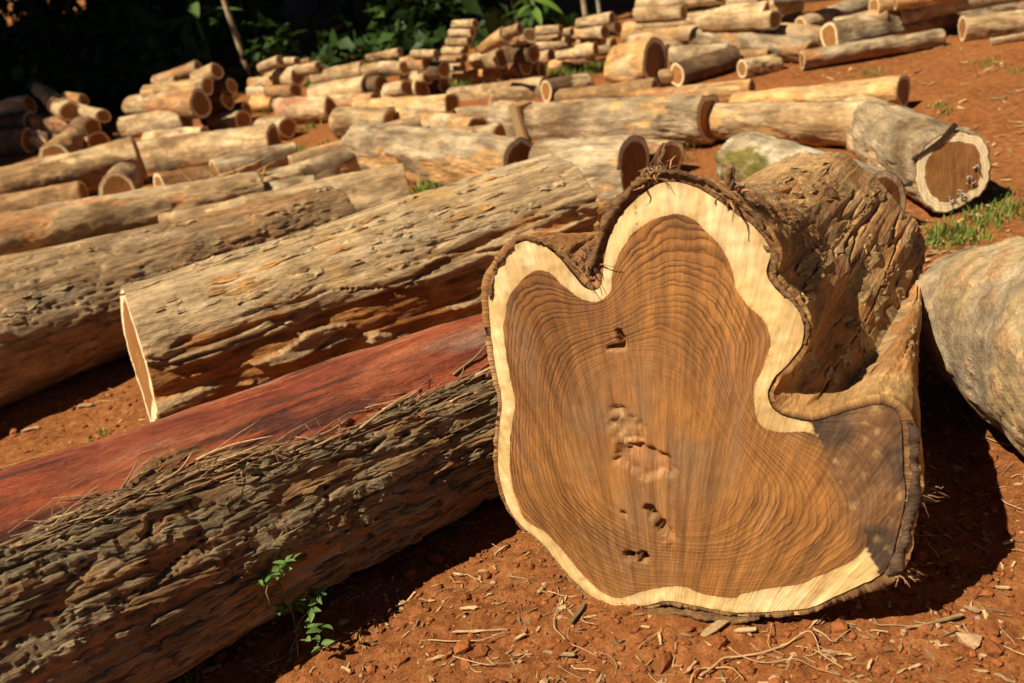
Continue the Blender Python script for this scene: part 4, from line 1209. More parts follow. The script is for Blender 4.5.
pile("middle stack with two long front logs", [
 ("lower long front log of the middle stack, dark oval end", (312, 94, 9), (367, 86, 11), (0.05, 0.05), 'pale'),
 ("upper long front log of the middle stack, round dark end", (314, 79, 7), (364, 69, 8), (0.17, 0.17), 'tan'),
 ("log under the lower long front log of middle stack", (322, 104, 7), (375, 100, 8), (0, 0), 'pale'),
 ("middle stack log second from left, lower dark end", (345, 88, 9), (382, 85, 10), (0.05, 0.05), 'dark'),
 ("short bottom log of the middle stack near its centre", (386, 98, 9), (402, 93, 11), (0, 0), 'tan'),
 ("bottom dark-ended log of the middle stack, right of centre", (388, 91, 8), (408, 88, 9), (0.05, 0.05), 'pale'),
 ("bottom rightmost dark-ended log of the middle stack", (404, 95, 9), (422, 90, 11), (0, 0), 'pale'),
 ("upper dark-ended log of the middle stack, centre", (360, 72, 7), (382, 68, 7), (0.16, 0.17), 'tan'),
 ("broad pale log of the middle stack, upper row centre", (383, 68, 7), (405, 68, 7), (0.17, 0.17), 'pale'),
 ("broad pale log of the middle stack, upper row right", (404, 64, 7), (428, 63, 8), (0.18, 0.18), 'pale'),
 ("second-row right log of the middle stack", (404, 78, 6), (428, 77, 7), (0.10, 0.10), 'tan'),
 ("long shaded log on top of the middle stack, pale end", (368, 58, 4), (400, 52, 5), (0.26, 0.27), 'brown'),
 ("topmost thin log of the middle stack, right", (413, 54, 4), (436, 54, 4), (0.27, 0.27), 'pale'),
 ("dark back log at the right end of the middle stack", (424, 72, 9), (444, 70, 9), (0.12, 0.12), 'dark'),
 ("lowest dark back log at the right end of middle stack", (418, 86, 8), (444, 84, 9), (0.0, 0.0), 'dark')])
TS = [(459, 24), (456, 32.5), (453, 41), (449, 50), (447, 58.5), (446, 67), (449, 75)]
nm = ["topmost", "second from top", "third from top", "fourth from top", "fifth from top", "sixth from top", "bottom"]
for i, (x, y) in enumerate(TS):
    px_log("%s log of the tall narrow stack" % nm[i], "tall narrow stack", (x - 5, y + 1, 4.4), (x + 17, y, 4.8), (0.078 * (6 - i),) * 2, ['tan', 'pale'][i % 2])
pile("stack of slanting logs right of the tall narrow stack", [
 ("short orange bottom log right of the tall narrow stack", (472, 75, 7.5), (506, 74, 8.5), (0, 0), 'orange'),
 ("broad log on the short orange bottom log", (474, 61, 8), (502, 58, 10), (0.11, 0.11), 'tan'),
 ("big log slanting up to the right, beside tall narrow stack", (480, 50, 5), (506, 35, 9), (0.25, 0.28), 'yellow'),
 ("dark back log of the slanting stack, top", (505, 34, 6), (520, 29, 6), (0.33, 0.35), 'brown'),
 ("brown slanting log of the slanting stack, right", (514, 42, 6), (530, 35, 8), (0.22, 0.26), 'tan'),
 ("dark-ended log of the slanting stack, lower middle", (496, 68, 8), (526, 66, 10), (0.04, 0.04), 'dark'),
 ("dark-ended log of the slanting stack, lower right", (514, 72, 7), (542, 70, 8), (0, 0), 'dark'),
 ("dark-ended log of the slanting stack, middle right", (506, 54, 8), (534, 54, 9), (0.13, 0.13), 'dark')])
pile("small pale stack behind the yard grass", [
 ("top log of the small pale stack", (537, 31, 4.5), (561, 29, 4.5), (0.27, 0.27), 'pale'),
 ("second log of the small pale stack", (537, 38, 4), (560, 37, 4), (0.21, 0.21), 'tan'),
 ("third log of the small pale stack, longest", (538, 46, 5), (570, 41, 6), (0.14, 0.14), 'pale'),
 ("bottom left log of the small pale stack", (540, 60, 7), (552, 57, 8), (0.0, 0.0), 'pale'),
 ("small dark-ended log at the back of the small pale stack", (560, 33, 3.5), (572, 32, 4), (0.22, 0.22), 'tan'),
 ("long reddish log sloping at the front of the small pale stack", (551, 67, 6), (592, 57, 8), (0, 0), 'pink'),
 ("pale log above the long reddish sloping log", (558, 55, 6), (596, 49, 8), (0.10, 0.10), 'pale')])
pile("far stack under the two thin posts", [
 ("topmost log of the far stack under the thin posts", (578, 24, 5), (612, 18, 6), (0.30, 0.30), 'pale'),
 ("middle log of the far stack under the thin posts", (574, 34, 5), (605, 32, 7), (0.18, 0.18), 'pale'),
 ("lower log of the far stack under the thin posts", (579, 41, 5), (604, 40, 5), (0.12, 0.12), 'tan'),
 ("dark-ended bottom log of the far stack, right", (590, 50, 7), (614, 46, 8), (0.02, 0.02), 'pale'),
 ("dark-ended upper log of the far stack, right", (596, 32, 6), (618, 28, 7), (0.18, 0.18), 'dark')])

# upright sawn wedge standing among the logs
wa = ground_at(534, 138)
w_e = empty("wood_wedge", wa)
tag(w_e, "upright brown sawn wedge of wood standing between the middle logs", "wood block")
zz = 4.9 / F
prof = [(-11, 0), (14, 0), (9, 22), (3, 38), (-13, 38), (-10, 16)]
Vw = [(a * zz, y, b * zz) for y in (-0.03, 0.05) for a, b in prof]
k = len(prof); Fq = np.array([[i, (i + 1) % k, k + (i + 1) % k, k + i] for i in range(k)])
c0 = np.array([[0, 5, 4, 3], [0, 3, 2, 1], [k, k + 1, k + 2, k + 3], [k, k + 3, k + 4, k + 5]])
Vw = np.array(Vw)
obj("sawn_block", mk_mesh("sawn_block", Vw, [Fq, c0[:, ::-1]], M['end'], False, np.tile((0.38, 0.20, 0.075), (len(Vw), 1)), Vw, rad=0.3 + Vw[:, 2] * 3), w_e)
w_e.rotation_euler = (0, R(-4), R(25))
obj("bark_edge", mk_mesh("bark_edge", np.array([(-13 * zz - .012, -.03, .19), (-13 * zz + .004, -.034, .192), (-11 * zz + .004, -.034, 0), (-11 * zz - .012, -.03, 0), (-13 * zz - .012, .05, .19), (-11 * zz - .012, .05, 0)]), [np.array([[0, 3, 2, 1], [0, 4, 5, 3]])], M['bark_far'], False, np.tile((0.5, 0.34, 0.17), (6, 1)), np.zeros((6, 3))), w_e)

# chalk number on the right-hand log's end
Mq = QL.matrix_basis
inv = Mq.inverted()
eB = [o for o in QL.children if o.name.startswith("heartwood")][0]
cw = Mq @ Vector(np.array([v.co for v in eB.data.vertices]).mean(0))
hv = np.array([v.co for v in eB.data.vertices]); hv = hv - hv.mean(0)
nq = Vector(np.linalg.svd(hv, full_matrices=False)[2][2]); nq = nq if nq.x > 0 else -nq
exq = (Mq.to_3x3() @ nq).normalized()
def on_end(px, py):
    v = ray(px, py); c = Vector((0, 0, CAM_H))
    return c + v * ((cw - c).dot(exq) / v.dot(exq)) + exq * 0.006
GL = {'A': [[(0, 0), (.45, 1), (.9, 0)], [(.2, .4), (.7, .4)]],
      '8': [[(.45, .5), (.1, .75), (.45, 1), (.8, .75), (.45, .5), (.05, .25), (.45, 0), (.85, .25), (.45, .5)]],
      '.': [[(.3, .45), (.42, .5)]], '2': [[(.05, .75), (.4, 1), (.8, .75), (.1, .05), (.9, .05)]], '7': [[(.05, .95), (.85, .95), (.35, 0)]]}
bq = Bag()
for ch, (x, y) in zip("A8.27", [(951, 205), (960, 199), (966.5, 188), (970, 185), (977, 175)]):
    ca, sa = math.cos(R(38)), math.sin(R(38)); sz = 9.0
    for stroke in GL[ch]:
        path = []
        for (gx_, gy_) in stroke:
            a, b = gx_ * sz * 0.85, gy_ * sz
            path.append(inv @ on_end(x + a * ca - b * sa, y - a * sa - b * ca))
        Vt, Ft = tube(path, 0.0019, 5)
        bq.add(Vt, Ft, (0.62, 0.55, 0.44))
o = obj("chalk_number", bq.mesh("chalk_number", M['chalk']), eB)
o["label"] = "white chalk writing A8.27 on the sawn end"
# split in the chalk log's sapwood, its shade painted as a raised dark strip
ck = Bag(); rq = random.Random(3); pa = []
PX = [(956, 124), (950, 131), (943, 139), (936, 145), (929, 149), (921, 154), (912, 160)]
WD = [2.2, 2.6, 3.0, 3.4, 2.4, 1.8, 1.2]
for (x, y), w in zip(PX, WD):
    for sgn in (-1, 1):
        pa.append(inv @ (on_end(x + sgn * w * .6 + rq.gauss(0, .4), y + sgn * w * .75) - exq * 0.002)); pa.append(inv @ (on_end(x + sgn * w * .6, y + sgn * w * .75) - exq * 0.012))
Vc = np.array([v[:] for v in pa])
ck.add(Vc, np.array([[4 * i + a, 4 * i + b, 4 * i + 4 + b, 4 * i + 4 + a] for i in range(6) for a, b in ((0, 2), (1, 0), (2, 3))]), (0.05, 0.025, 0.012))
o = obj("split", ck.mesh("split", M['fibre'], False), [q for q in QL.children if q.name.startswith("sapwood")][0])
o["label"] = "dark strip painted as the shaded split in the pale sawn rim"
#PART4
# ------------------------------------------------------------------ loose soil, chips, straw
rs = random.Random(21)
def lump(r, seed, sub=1):
    bm = bmesh.new(); bmesh.ops.create_icosphere(bm, subdivisions=sub, radius=r)
    V = np.array([v.co[:] for v in bm.verts]); Fc = np.array([[v.index for v in f.verts] for f in bm.faces]); bm.free()
    V = V * (1 + 0.45 * vnoise(V / r * 1.3 + seed * 7.7, seed))[:, None]
    return V, Fc
LUMPS = [lump(1.0, k) for k in range(8)]
def in_view_spot():
    """random plan position on bare soil near the camera"""
    while True:
        px, py = rs.uniform(-40, 1064), rs.uniform(300, 760)
        if py < 380 and not (px < 170 or px > 900): continue
        p = ground_at(px, py)
        return p.x, p.y
clods = Bag()
pos = [in_view_spot() for _ in range(8500)]
Z = ground_z(np.array([p[0] for p in pos]), np.array([p[1] for p in pos]))
for (x, y), z in zip(pos, Z):
    V, Fc = LUMPS[rs.randrange(8)]
    r = 0.0022 * math.exp(rs.gauss(0.3, 0.65)); r = min(r, 0.016)
    a = rs.uniform(0, 6.28); ca, sa = math.cos(a), math.sin(a)
    sx, sy, sz = r * rs.uniform(.8, 1.5), r * rs.uniform(.7, 1.2), r * rs.uniform(.5, .9)
    Q = V * np.array((sx, sy, sz)); Q = np.stack([Q[:, 0] * ca - Q[:, 1] * sa + x, Q[:, 0] * sa + Q[:, 1] * ca + y, Q[:, 2] + z + sz * 0.35], -1)
    t = rs.random()
    clods.add(Q, Fc, np.array((0.27, 0.086, 0.023)) * rs.uniform(.7, 1.3) if t < .9 else np.array((0.46, 0.27, 0.14)))
tag(obj("soil_clods", clods.mesh("soil_clods", M['clod'], False)), "crumbs and clods of red soil strewn over the ground", "soil", kind="stuff")

def chip_shape(L, w, t, seed):
    r = random.Random(seed); n = 5; V = []
    for i in range(n):
        u = i / (n - 1) - .5; ww = w * (1 - (abs(u) * 2) ** 2 * r.choice((.1, .3, .9))) * r.uniform(.6, 1.15); b = 0.10 * L * math.sin(u * 3 + seed)
        for (a, h) in ((-1, 0), (1, 0), (1, 1), (-1, 1)):
            V.append((u * L + r.gauss(0, .05) * L, a * ww / 2 + b * .4, h * t * r.uniform(.7, 1.2) + abs(b) * .4))
    Fq = np.vstack([grid_faces(n, 4, True), [[0, 1, 2, 3]], [[4 * n - 1, 4 * n - 2, 4 * n - 3, 4 * n - 4]]])
    return np.array(V), Fq
def place(V, x, y, z, yaw, tilt=0.0):
    c, s = math.cos(tilt), math.sin(tilt)
    V = np.stack([V[:, 0] * c - V[:, 2] * s, V[:, 1], V[:, 0] * s + V[:, 2] * c], -1)
    c, s = math.cos(yaw), math.sin(yaw)
    return np.stack([V[:, 0] * c - V[:, 1] * s + x, V[:, 0] * s + V[:, 1] * c + y, V[:, 2] + z], -1)
litter = Bag()
pos = [in_view_spot() for _ in range(2200)]
Z = ground_z(np.array([p[0] for p in pos]), np.array([p[1] for p in pos]))
for k, ((x, y), z) in enumerate(zip(pos, Z)):
    L = rs.uniform(.004, .026); V, Fq = chip_shape(L, min(.006, L * rs.uniform(.08, .4)), .0012, k)
    c = np.array((0.48, 0.30, 0.13)) * rs.uniform(.35, 1.2) if rs.random() < .75 else np.array((0.30, 0.14, 0.06)) * rs.uniform(.5, 1.2)
    litter.add(place(V, x, y, z + .002, rs.uniform(0, 6.28), rs.gauss(0, .25)), Fq, c)
for k in range(700):       # bark scraps and splinters farther off between the logs
    q = ground_at(rs.uniform(780, 1024) if k % 3 else rs.uniform(0, 1024), rs.uniform(20, 330) if k % 3 else rs.uniform(90, 260))
    L = rs.uniform(.012, .055); V, Fq = chip_shape(L, L * rs.uniform(.08, .4), .003, k + 9000)
    litter.add(place(V, q.x, q.y, gz(q.x, q.y) + .003, rs.uniform(0, 6.28), rs.gauss(0, .15)), Fq, np.array((0.55, 0.33, 0.14)) * rs.uniform(.35, 1.2))
for k in range(420):
    x, y = in_view_spot(); z = gz(x, y); d = rs.uniform(0, 6.28); L = rs.uniform(.02, .07); path = []
    for i in range(5):
        path.append((x, y, z + .003 + .004 * math.sin(i * .8 + k))); d += rs.gauss(0, .35)
        x += math.cos(d) * L / 4; y += math.sin(d) * L / 4
    V, Fl = tube(path, rs.uniform(.0005, .0011), 4)
    litter.add(V, Fl, np.array((0.50, 0.33, 0.16)) * rs.uniform(.5, 1.15))
tag(obj("wood_litter", litter.mesh("wood_litter", M['chip'], False)), "tiny wood slivers, straw and bark bits scattered over red soil", "litter", kind="stuff")

# single chips and twigs large enough to pick out: pixel, length px, width px, turn, colour
CH = [(578,618,34,9,60,.30,"stubby brown bark chip standing out below the lobed log's lower left"),
 (712,626,44,14,25,.62,"broad pale chip under the foot of the big sawn face"),
 (745,630,26,9,-5,1.0,"whitish chip beside the broad pale chip"),
 (563,612,9,10,0,.9,"small round pale chip left of the stubby bark chip"),
 (500,545,20,4,30,.9,"narrow pale chip near the lobed log's lower left edge"),
 (470,610,22,7,-10,1.05,"bright chip lying between the seedling and the lobed log"),
 (455,570,17,5,-25,1.0,"pale chip above the bright chip"),
 (478,632,60,4,-4,.95,"long straw-like splinter on the soil, bottom centre"),
 (440,660,30,6,8,.9,"pale splinter near the bottom edge, right of the seedling"),
 (690,668,26,6,40,.8,"tan chip near the bottom edge under the sawn face"),
 (870,664,20,6,50,.95,"small slanting chip near the bottom edge, lower right"),
 (1008,543,12,7,10,1.1,"bright small chip right of the big log's shadow"),
 (1003,587,16,6,-20,.9,"pale chip at the right edge below the small bright chip"),
 (935,620,70,6,3,.55,"long brown splinter on the soil, lower right"),
 (972,608,18,8,-50,.6,"brown chip at the tip of the big log's shadow"),
 (560,655,40,7,-35,.55,"brown curved chip at the bottom, left of centre"),
 (520,640,16,6,15,1.0,"pale chip above the brown curved chip"),
 (345,668,16,5,-40,.9,"yellowish chip by the seedling's foot"),
 (210,665,20,8,30,.6,"dull brown chip at the bottom left"),
 (540,590,14,6,60,.85,"light chip halfway between seedling and sawn face foot"),
 (830,650,22,7,-20,.6,"tan chip below the sawn face's lower right corner"),
 (660,640,18,5,80,.9,"upright-pointing pale sliver below the sawn face"),
 (915,662,14,6,0,.8,"small pale chip at the bottom right"),
 (30,430,18,8,20,.7,"tan chip on the soil strip left of the grey log's end"),
 (85,405,20,7,-10,.6,"brown chip in the soil strip left of the grey log's end")]
for k, (px, py, Lp, wp, ang, br, lab) in enumerate(CH):
    p = ground_at(px, py); s = (p - Vector((0, 0, CAM_H))).dot(CD) / F
    V, Fq = chip_shape(Lp * s * .85, wp * s * 0.65, .003, k + 500)
    bm_c = np.tile(np.array((0.56, 0.36, 0.165)) * br, (len(V), 1))
    o = obj("wood_chip", mk_mesh("wood_chip", V, Fq, M['chip'], False, bm_c, V + k))
    o.location = (p.x, p.y, gz(p.x, p.y) + .004); o.rotation_euler = (rs.gauss(0, .1), rs.gauss(0, .08), R(ang))
    tag(o, lab, "wood chip", "wood chips on the soil")
TW = [([(700,676),(722,655),(760,652),(790,640),(812,632),(818,655),(845,668)], 2.0, "curling root strand on the soil below the sawn face"),
 ([(812,632),(835,640),(850,628)], 1.6, "short root strand beside the curling one"),
 ([(560,600),(556,630),(566,646),(600,660)], 1.4, "thin twig left of the stubby bark chip"),
 ([(690,683),(700,664),(730,668),(745,679)], 1.6, "looped dry strand at the bottom edge"),
 ([(730,645),(760,660),(800,668),(840,676)], 1.0, "long straight straw crossing the curling root strand"),
 ([(430,640),(480,644),(510,636)], 1.2, "pale straw stalk at bottom centre left"),
 ([(455,660),(490,672),(520,665)], 1.1, "second pale straw stalk at bottom centre left"),
 ([(770,622),(768,640),(782,655)], 1.0, "thin dark rootlet just under the sawn face"),
 ([(960,410),(985,432),(1024,448)], 1.5, "dry stalk on the soil at the right edge"),
 ([(1000,495),(1024,505)], 1.5, "short stalk at the right edge, below the worn grey log"),
 ([(300,630),(285,650),(262,668)], 1.1, "thin dry stem beside the seedling"),
 ([(0,468),(30,455),(60,450)], 1.3, "dry stalk on the soil strip at the left edge")]
for k, (pp, w, lab) in enumerate(TW):
    P_ = np.array(pp, float); u = np.linspace(0, len(P_) - 1, 6 * len(P_))
    path = []
    for t in u:
        a = np.interp(t, range(len(P_)), P_[:, 0]); b = np.interp(t, range(len(P_)), P_[:, 1])
        q = ground_at(a + 2 * math.sin(t * 3 + k), b + 1.5 * math.sin(t * 2.2)); path.append(Vector((q.x, q.y, gz(q.x, q.y) + .006 + .006 * max(0, math.sin(t * 2 + k)))))
    for _ in range(2): path = [path[0]] + [(path[i - 1] + path[i] * 2 + path[i + 1]) / 4 for i in range(1, len(path) - 1)] + [path[-1]]
    s = 1.75 / F
    org = path[0].copy()
    V, Fl = tube([q - org for q in path], [0.62 * w * s * (1 - .5 * i / len(path)) for i in range(len(path))], 6)
    o = obj("twig", mk_mesh("twig", V, Fl, M['fibre'], True, np.tile((0.46, 0.28, 0.13), (len(V), 1)), V), None, org)
    tag(o, lab, "twig", "twigs and strands on the soil")

# splintered strands where the red log's bark was torn away
fb = Bag(); r = random.Random(5)
Ml = L2.matrix_basis.inverted()
bark_me = [o for o in L2.children if o.name.startswith("bark")][0].data
bv_ = np.zeros(len(bark_me.vertices) * 3, dtype=np.float32); bark_me.vertices.foreach_get("co", bv_); bv_ = bv_.reshape(-1, 3)
Ml2 = np.array(L2.matrix_basis); bw_ = bv_ @ Ml2[:3, :3].T + Ml2[:3, 3]
bx_, by_ = project(bw_)
dist_ = np.linalg.norm(bw_ - np.array((0, 0, CAM_H)), axis=1)
for k in range(230):
    px = r.uniform(-10, 490)
    py = float(np.interp(px, [0, 130, 200, 300, 387, 493], [549, 492, 470, 450, 415, 371])) + r.gauss(-2, 7)
    cand_ = np.where((bx_ - px) ** 2 + (by_ - py) ** 2 < 30)[0]
    if not len(cand_): continue
    q = bw_[cand_[np.argmin(dist_[cand_])]]
    dax = np.array((Ml2[0, 0], Ml2[1, 0], Ml2[2, 0]))
    L = r.uniform(.03, .16) if r.random() < .8 else r.uniform(.02, .05)
    d = Vector(dax) * r.choice((1, 1, -1)) + Vector((r.gauss(0, .12), r.gauss(0, .12), r.gauss(0.08, .12)))
    if r.random() < .05: d, L = Vector((r.gauss(0, .4), r.gauss(0, .4), 1)), r.uniform(.02, .05)
    p = Vector(q) + (Vector((0, 0, CAM_H)) - Vector(q)).normalized() * .003; path = [p]
    d.normalize(); w7 = r.uniform(.0006, .0016) if r.random() < .85 else r.uniform(.002, .0038)
    for i in range(6):
        d = (d + Vector((r.gauss(0, .08), r.gauss(0, .08), r.gauss(-.01, .07)))).normalized(); path.append(path[-1] + d * L / 6)
    V, Fl = tube([Ml @ v for v in path], [w7 * (1 - .1 * i) for i in range(7)], 5)
    fb.add(V, Fl, np.array((0.46, 0.29, 0.14)) * r.uniform(.45, 1.2))
tag(obj("bark_fibres", fb.mesh("bark_fibres", M['fibre']), L2), kind="stuff")
# broken strands at the light brown log's splintered end
sp = Bag(); A0 = rest(258, 190, 18)[0]
so = None
for o in COL.objects:
    if o.get("label", "").startswith("light brown log with splintered"): so = o
Ms = so.matrix_basis.inverted(); sx_ = Vector([Ms.inverted()[i][0] for i in range(3)])
for k in range(46):
    p = A0 + Vector((r.gauss(0, .05), r.gauss(0, .05), r.gauss(.03, .035))) - sx_ * r.uniform(0, .25)
    d = (sx_ * r.choice((1, 1, 1, -.6)) + Vector((r.gauss(0, .35), r.gauss(0, .35), r.gauss(0, .35)))).normalized(); path = [p]
    L = r.uniform(.08, .26)
    for i in range(5):
        d = (d + Vector((r.gauss(0, .1), r.gauss(0, .1), r.gauss(-.05, .1)))).normalized(); path.append(path[-1] + d * L / 5)
    w = r.uniform(.003, .014)
    V, Fl = tube([Ms @ v for v in path], [w * (1 - .16 * i) for i in range(6)], 5)
    sp.add(V, Fl, np.array((0.42, 0.24, 0.09)) * r.uniform(.5, 1.25))
tag(obj("splinters", sp.mesh("splinters", M['fibre'], False), so), kind="stuff")

# ------------------------------------------------------------------ seedling
def leaf_mesh(name, L, w, col, fold=0.25, droop=0.2, n=6):
    V, Fc, C = [], [], []
    for i in range(n + 1):
        u = i / n; ww = w * (math.sin(math.pi * min(1, u * .97 + .03)) ** .8) * (1 - .3 * u)
        z = -droop * L * u * u
        V += [(u * L, -ww / 2, z + fold * ww), (u * L, 0, z), (u * L, ww / 2, z + fold * ww)]
    Fc = grid_faces(n + 1, 3)
    V = np.array(V)
    return mk_mesh(name, V, Fc, M['leaf'], True, np.tile(col, (len(V), 1)), V)
sd0 = ground_at(298, 657)
sd = empty("seedling", (sd0.x, sd0.y, gz(sd0.x, sd0.y)))
tag(sd, "small green seedling with oval leaves growing beside the peeled red log", "seedling")
zs = (sd0 - Vector((0, 0, CAM_H))).dot(CD)
def rel(px, py, dz=0.0):
    return pt(px, py, zs + dz) - sd.location
stems = [[(298,657,0),(297,640,.0),(293,615,.0),(287,598,-.04),(281,590,-.07),(272,586,-.08)],
         [(295,630,0),(302,618,-.01),(310,610,-.02)], [(296,640,0),(306,640,-.02),(318,638,-.03)], [(290,605,0),(300,600,-.01),(316,598,-.02)], [(281,590,-.07),(270,575,-.08),(266,592,-.08),(270,604,-.08)], [(281,588,-.07),(285,572,-.08),(287,562,-.08)]]
for q in stems:
    path = [rel(*a) for a in q]
    V, Fl = tube(path, [.0017 - .0009 * i / len(path) for i in range(len(path))], 6)
    obj("stem", mk_mesh("stem", V, Fl, M['leaf'], True, np.tile((0.22, 0.17, 0.06), (len(V), 1)), V), sd)
leaf_ms = [leaf_mesh("seedling_leaf", .029, .015, c) for c in ((0.12, 0.22, 0.05), (0.17, 0.28, 0.07), (0.09, 0.17, 0.04))]
r = random.Random(9)
def whorl(px, py, n, dz, spread=1.0, size=1.0):
    for k in range(n):
        o = obj("leaf", leaf_ms[r.randrange(3)], sd)
        o.location = rel(px + r.gauss(0, 2.2) * spread, py + r.gauss(0, 2.2) * spread, dz + r.gauss(0, .004))
        s = size * r.uniform(.7, 1.15); o.scale = (s, s, s)
        o.rotation_euler = (r.gauss(0, .3), r.uniform(-.7, .25), k / n * 6.283 + r.uniform(0, .9))
for a in [(270,578,6,-.08,1.2,.9), (280,570,7,-.08,1.2,1.0), (287,563,6,-.08,.8,.9), (262,581,4,-.08,1,.8), (290,607,6,-.01,1.6,.9), (302,602,7,-.01,1.8,1.0), (316,598,7,-.02,1.2,.9), (312,608,5,-.02,1.2,.8), (318,630,5,-.03,1.2,.95), (320,643,6,-.03,1.2,1.0), (302,626,4,-.01,1.5,.8), (293,654,3,0,1,.7), (280,607,4,-.04,1.2,.75)]:
    whorl(*a)

# ------------------------------------------------------------------ grass
gr = Bag(); r = random.Random(31)
def tuft(px, py, rpx, n, hpx, lean=0.5):
    p0 = ground_at(px, py); s = (p0 - Vector((0, 0, CAM_H))).dot(CD) / F
    for _ in range(n):
        a = r.gauss(0, .5) * rpx; b = r.gauss(0, .42) * rpx
        q = Vector((p0.x + a * s, p0.y + b * s * 1.6, 0)); q.z = gz(q.x, q.y) - .004
        h = hpx * s * r.uniform(.4, 1.2); d = r.uniform(0, 6.28); ln = h * lean * r.uniform(.3, 1.6); w = max(h * .07, .0022) * r.uniform(.7, 1.6)
        sd_ = Vector((-math.sin(d), math.cos(d), 0)) * w; dr = Vector((math.cos(d), math.sin(d), 0)) * ln
        V = [q - sd_, q + sd_, q + dr * .35 + Vector((0, 0, h * .6)) + sd_ * .8, q + dr * .35 + Vector((0, 0, h * .6)) - sd_ * .8, q + dr + Vector((0, 0, h))]
        c = np.array((0.16, 0.23, 0.035)) * r.uniform(.6, 1.4) if r.random() < .85 else np.array((0.34, 0.30, 0.09))
        gr.add(np.array([v[:] for v in V]), [np.array([[0, 1, 2, 3]]), np.array([[3, 2, 4]])], c)
for a in [(433,190,16,170,13),(418,192,8,50,9),(955,232,28,300,11),(985,215,30,260,10),(1010,203,24,160,9),(930,240,14,100,9),(680,146,14,90,10),(685,160,8,30,8),(445,88,26,220,9),(470,84,20,140,8),(430,92,18,120,8),
          (548,76,36,320,8),(575,70,30,220,8),(600,68,22,160,8),(620,78,10,60,8),(745,62,9,110,7),(700,62,16,60,7),(640,36,10,60,7),(690,4,14,70,8),(870,72,16,70,6),(985,62,18,80,6),(1018,70,10,40,6),(865,95,5,30,6),
          (940,105,10,40,7),(945,112,6,30,7),(255,112,14,70,8),(305,130,12,60,8),(320,148,16,60,7),(800,36,8,40,6),(270,113,8,40,7),(880,50,20,40,5),(1000,190,12,60,9),(235,355,6,14,8),(100,435,10,24,9),(85,445,8,16,9),(300,150,10,40,7),(188,676,5,14,8), (655,48,8,40,6), (500,88,16,60,6), (985,30,14,50,6)]:
    tuft(*a)
tag(obj("grass", gr.mesh("grass", M['grass'])), "short green grass in patches between the logs", "grass", kind="stuff")

# ------------------------------------------------------------------ posts, trees, undergrowth
def trunk_mesh(name, path, rads, col, n=10, seed=0):
    P_ = [Vector(p) for p in path]; fine = []; rr = []
    for i in range(len(P_) - 1):
        for t in np.linspace(0, 1, 8, endpoint=False):
            fine.append(P_[i].lerp(P_[i + 1], t)); rr.append(rads[i] * (1 - t) + rads[i + 1] * t)
    fine.append(P_[-1]); rr.append(rads[-1])
    V, Fl = tube(fine, rr, n)
    m_ = 0.15 * np.mean(rads)
    V = V + m_ * np.stack([fbm(V * 12, 3, seed), fbm(V * 12, 3, seed + 1), 0 * V[:, 0]], -1)
    cc = lerp3(col, np.array(col) * .55, sstep(-.3, .4, fbm(V * np.array((20, 20, 5)), 3, seed + 2)))
    return mk_mesh(name, V, Fl, M['bark_far'], True, cc, V[:, [2, 0, 1]])
def up_post(name, label, cat, base_px, h, rpx, lean, col, seed):
    b = ground_at(*base_px); s = (b - Vector((0, 0, CAM_H))).dot(CD) / F
    me = trunk_mesh(name, [(0, 0, -.05), (lean[0] * h * .4, lean[1] * h * .4, h * .4), (lean[0] * h, lean[1] * h, h)], [rpx * s, rpx * s * .95, rpx * s * .85], col, 10, seed)
    return tag(obj(name, me, None, (b.x, b.y, 0)), label, cat)
up_post("pole", "thin pale pole leaning left behind the left stacks", "pole", (253, 84), 2.2, 3.0, (-.06, .0), (0.50, 0.38, 0.23), 1)
up_post("post", "left of two thin pale posts behind the far stack", "post", (588, 34), 1.6, 2.8, (0.0, 0), (0.48, 0.38, 0.25), 2)
up_post("post", "right of two thin pale posts behind the far stack, greyer and thinner", "post", (602, 32), 1.6, 2.0, (0.0, 0), (0.42, 0.38, 0.33), 3)
up_post("post", "dark upright post holding the upper pile of pale logs", "post", (766, 25), 0.62, 3.2, (-.02, 0), (0.13, 0.075, 0.045), 4)
up_post("post", "short stout pale post at the top edge, left of the upper pile", "post", (668, 14), 0.7, 4.5, (0, 0), (0.36, 0.27, 0.18), 5)

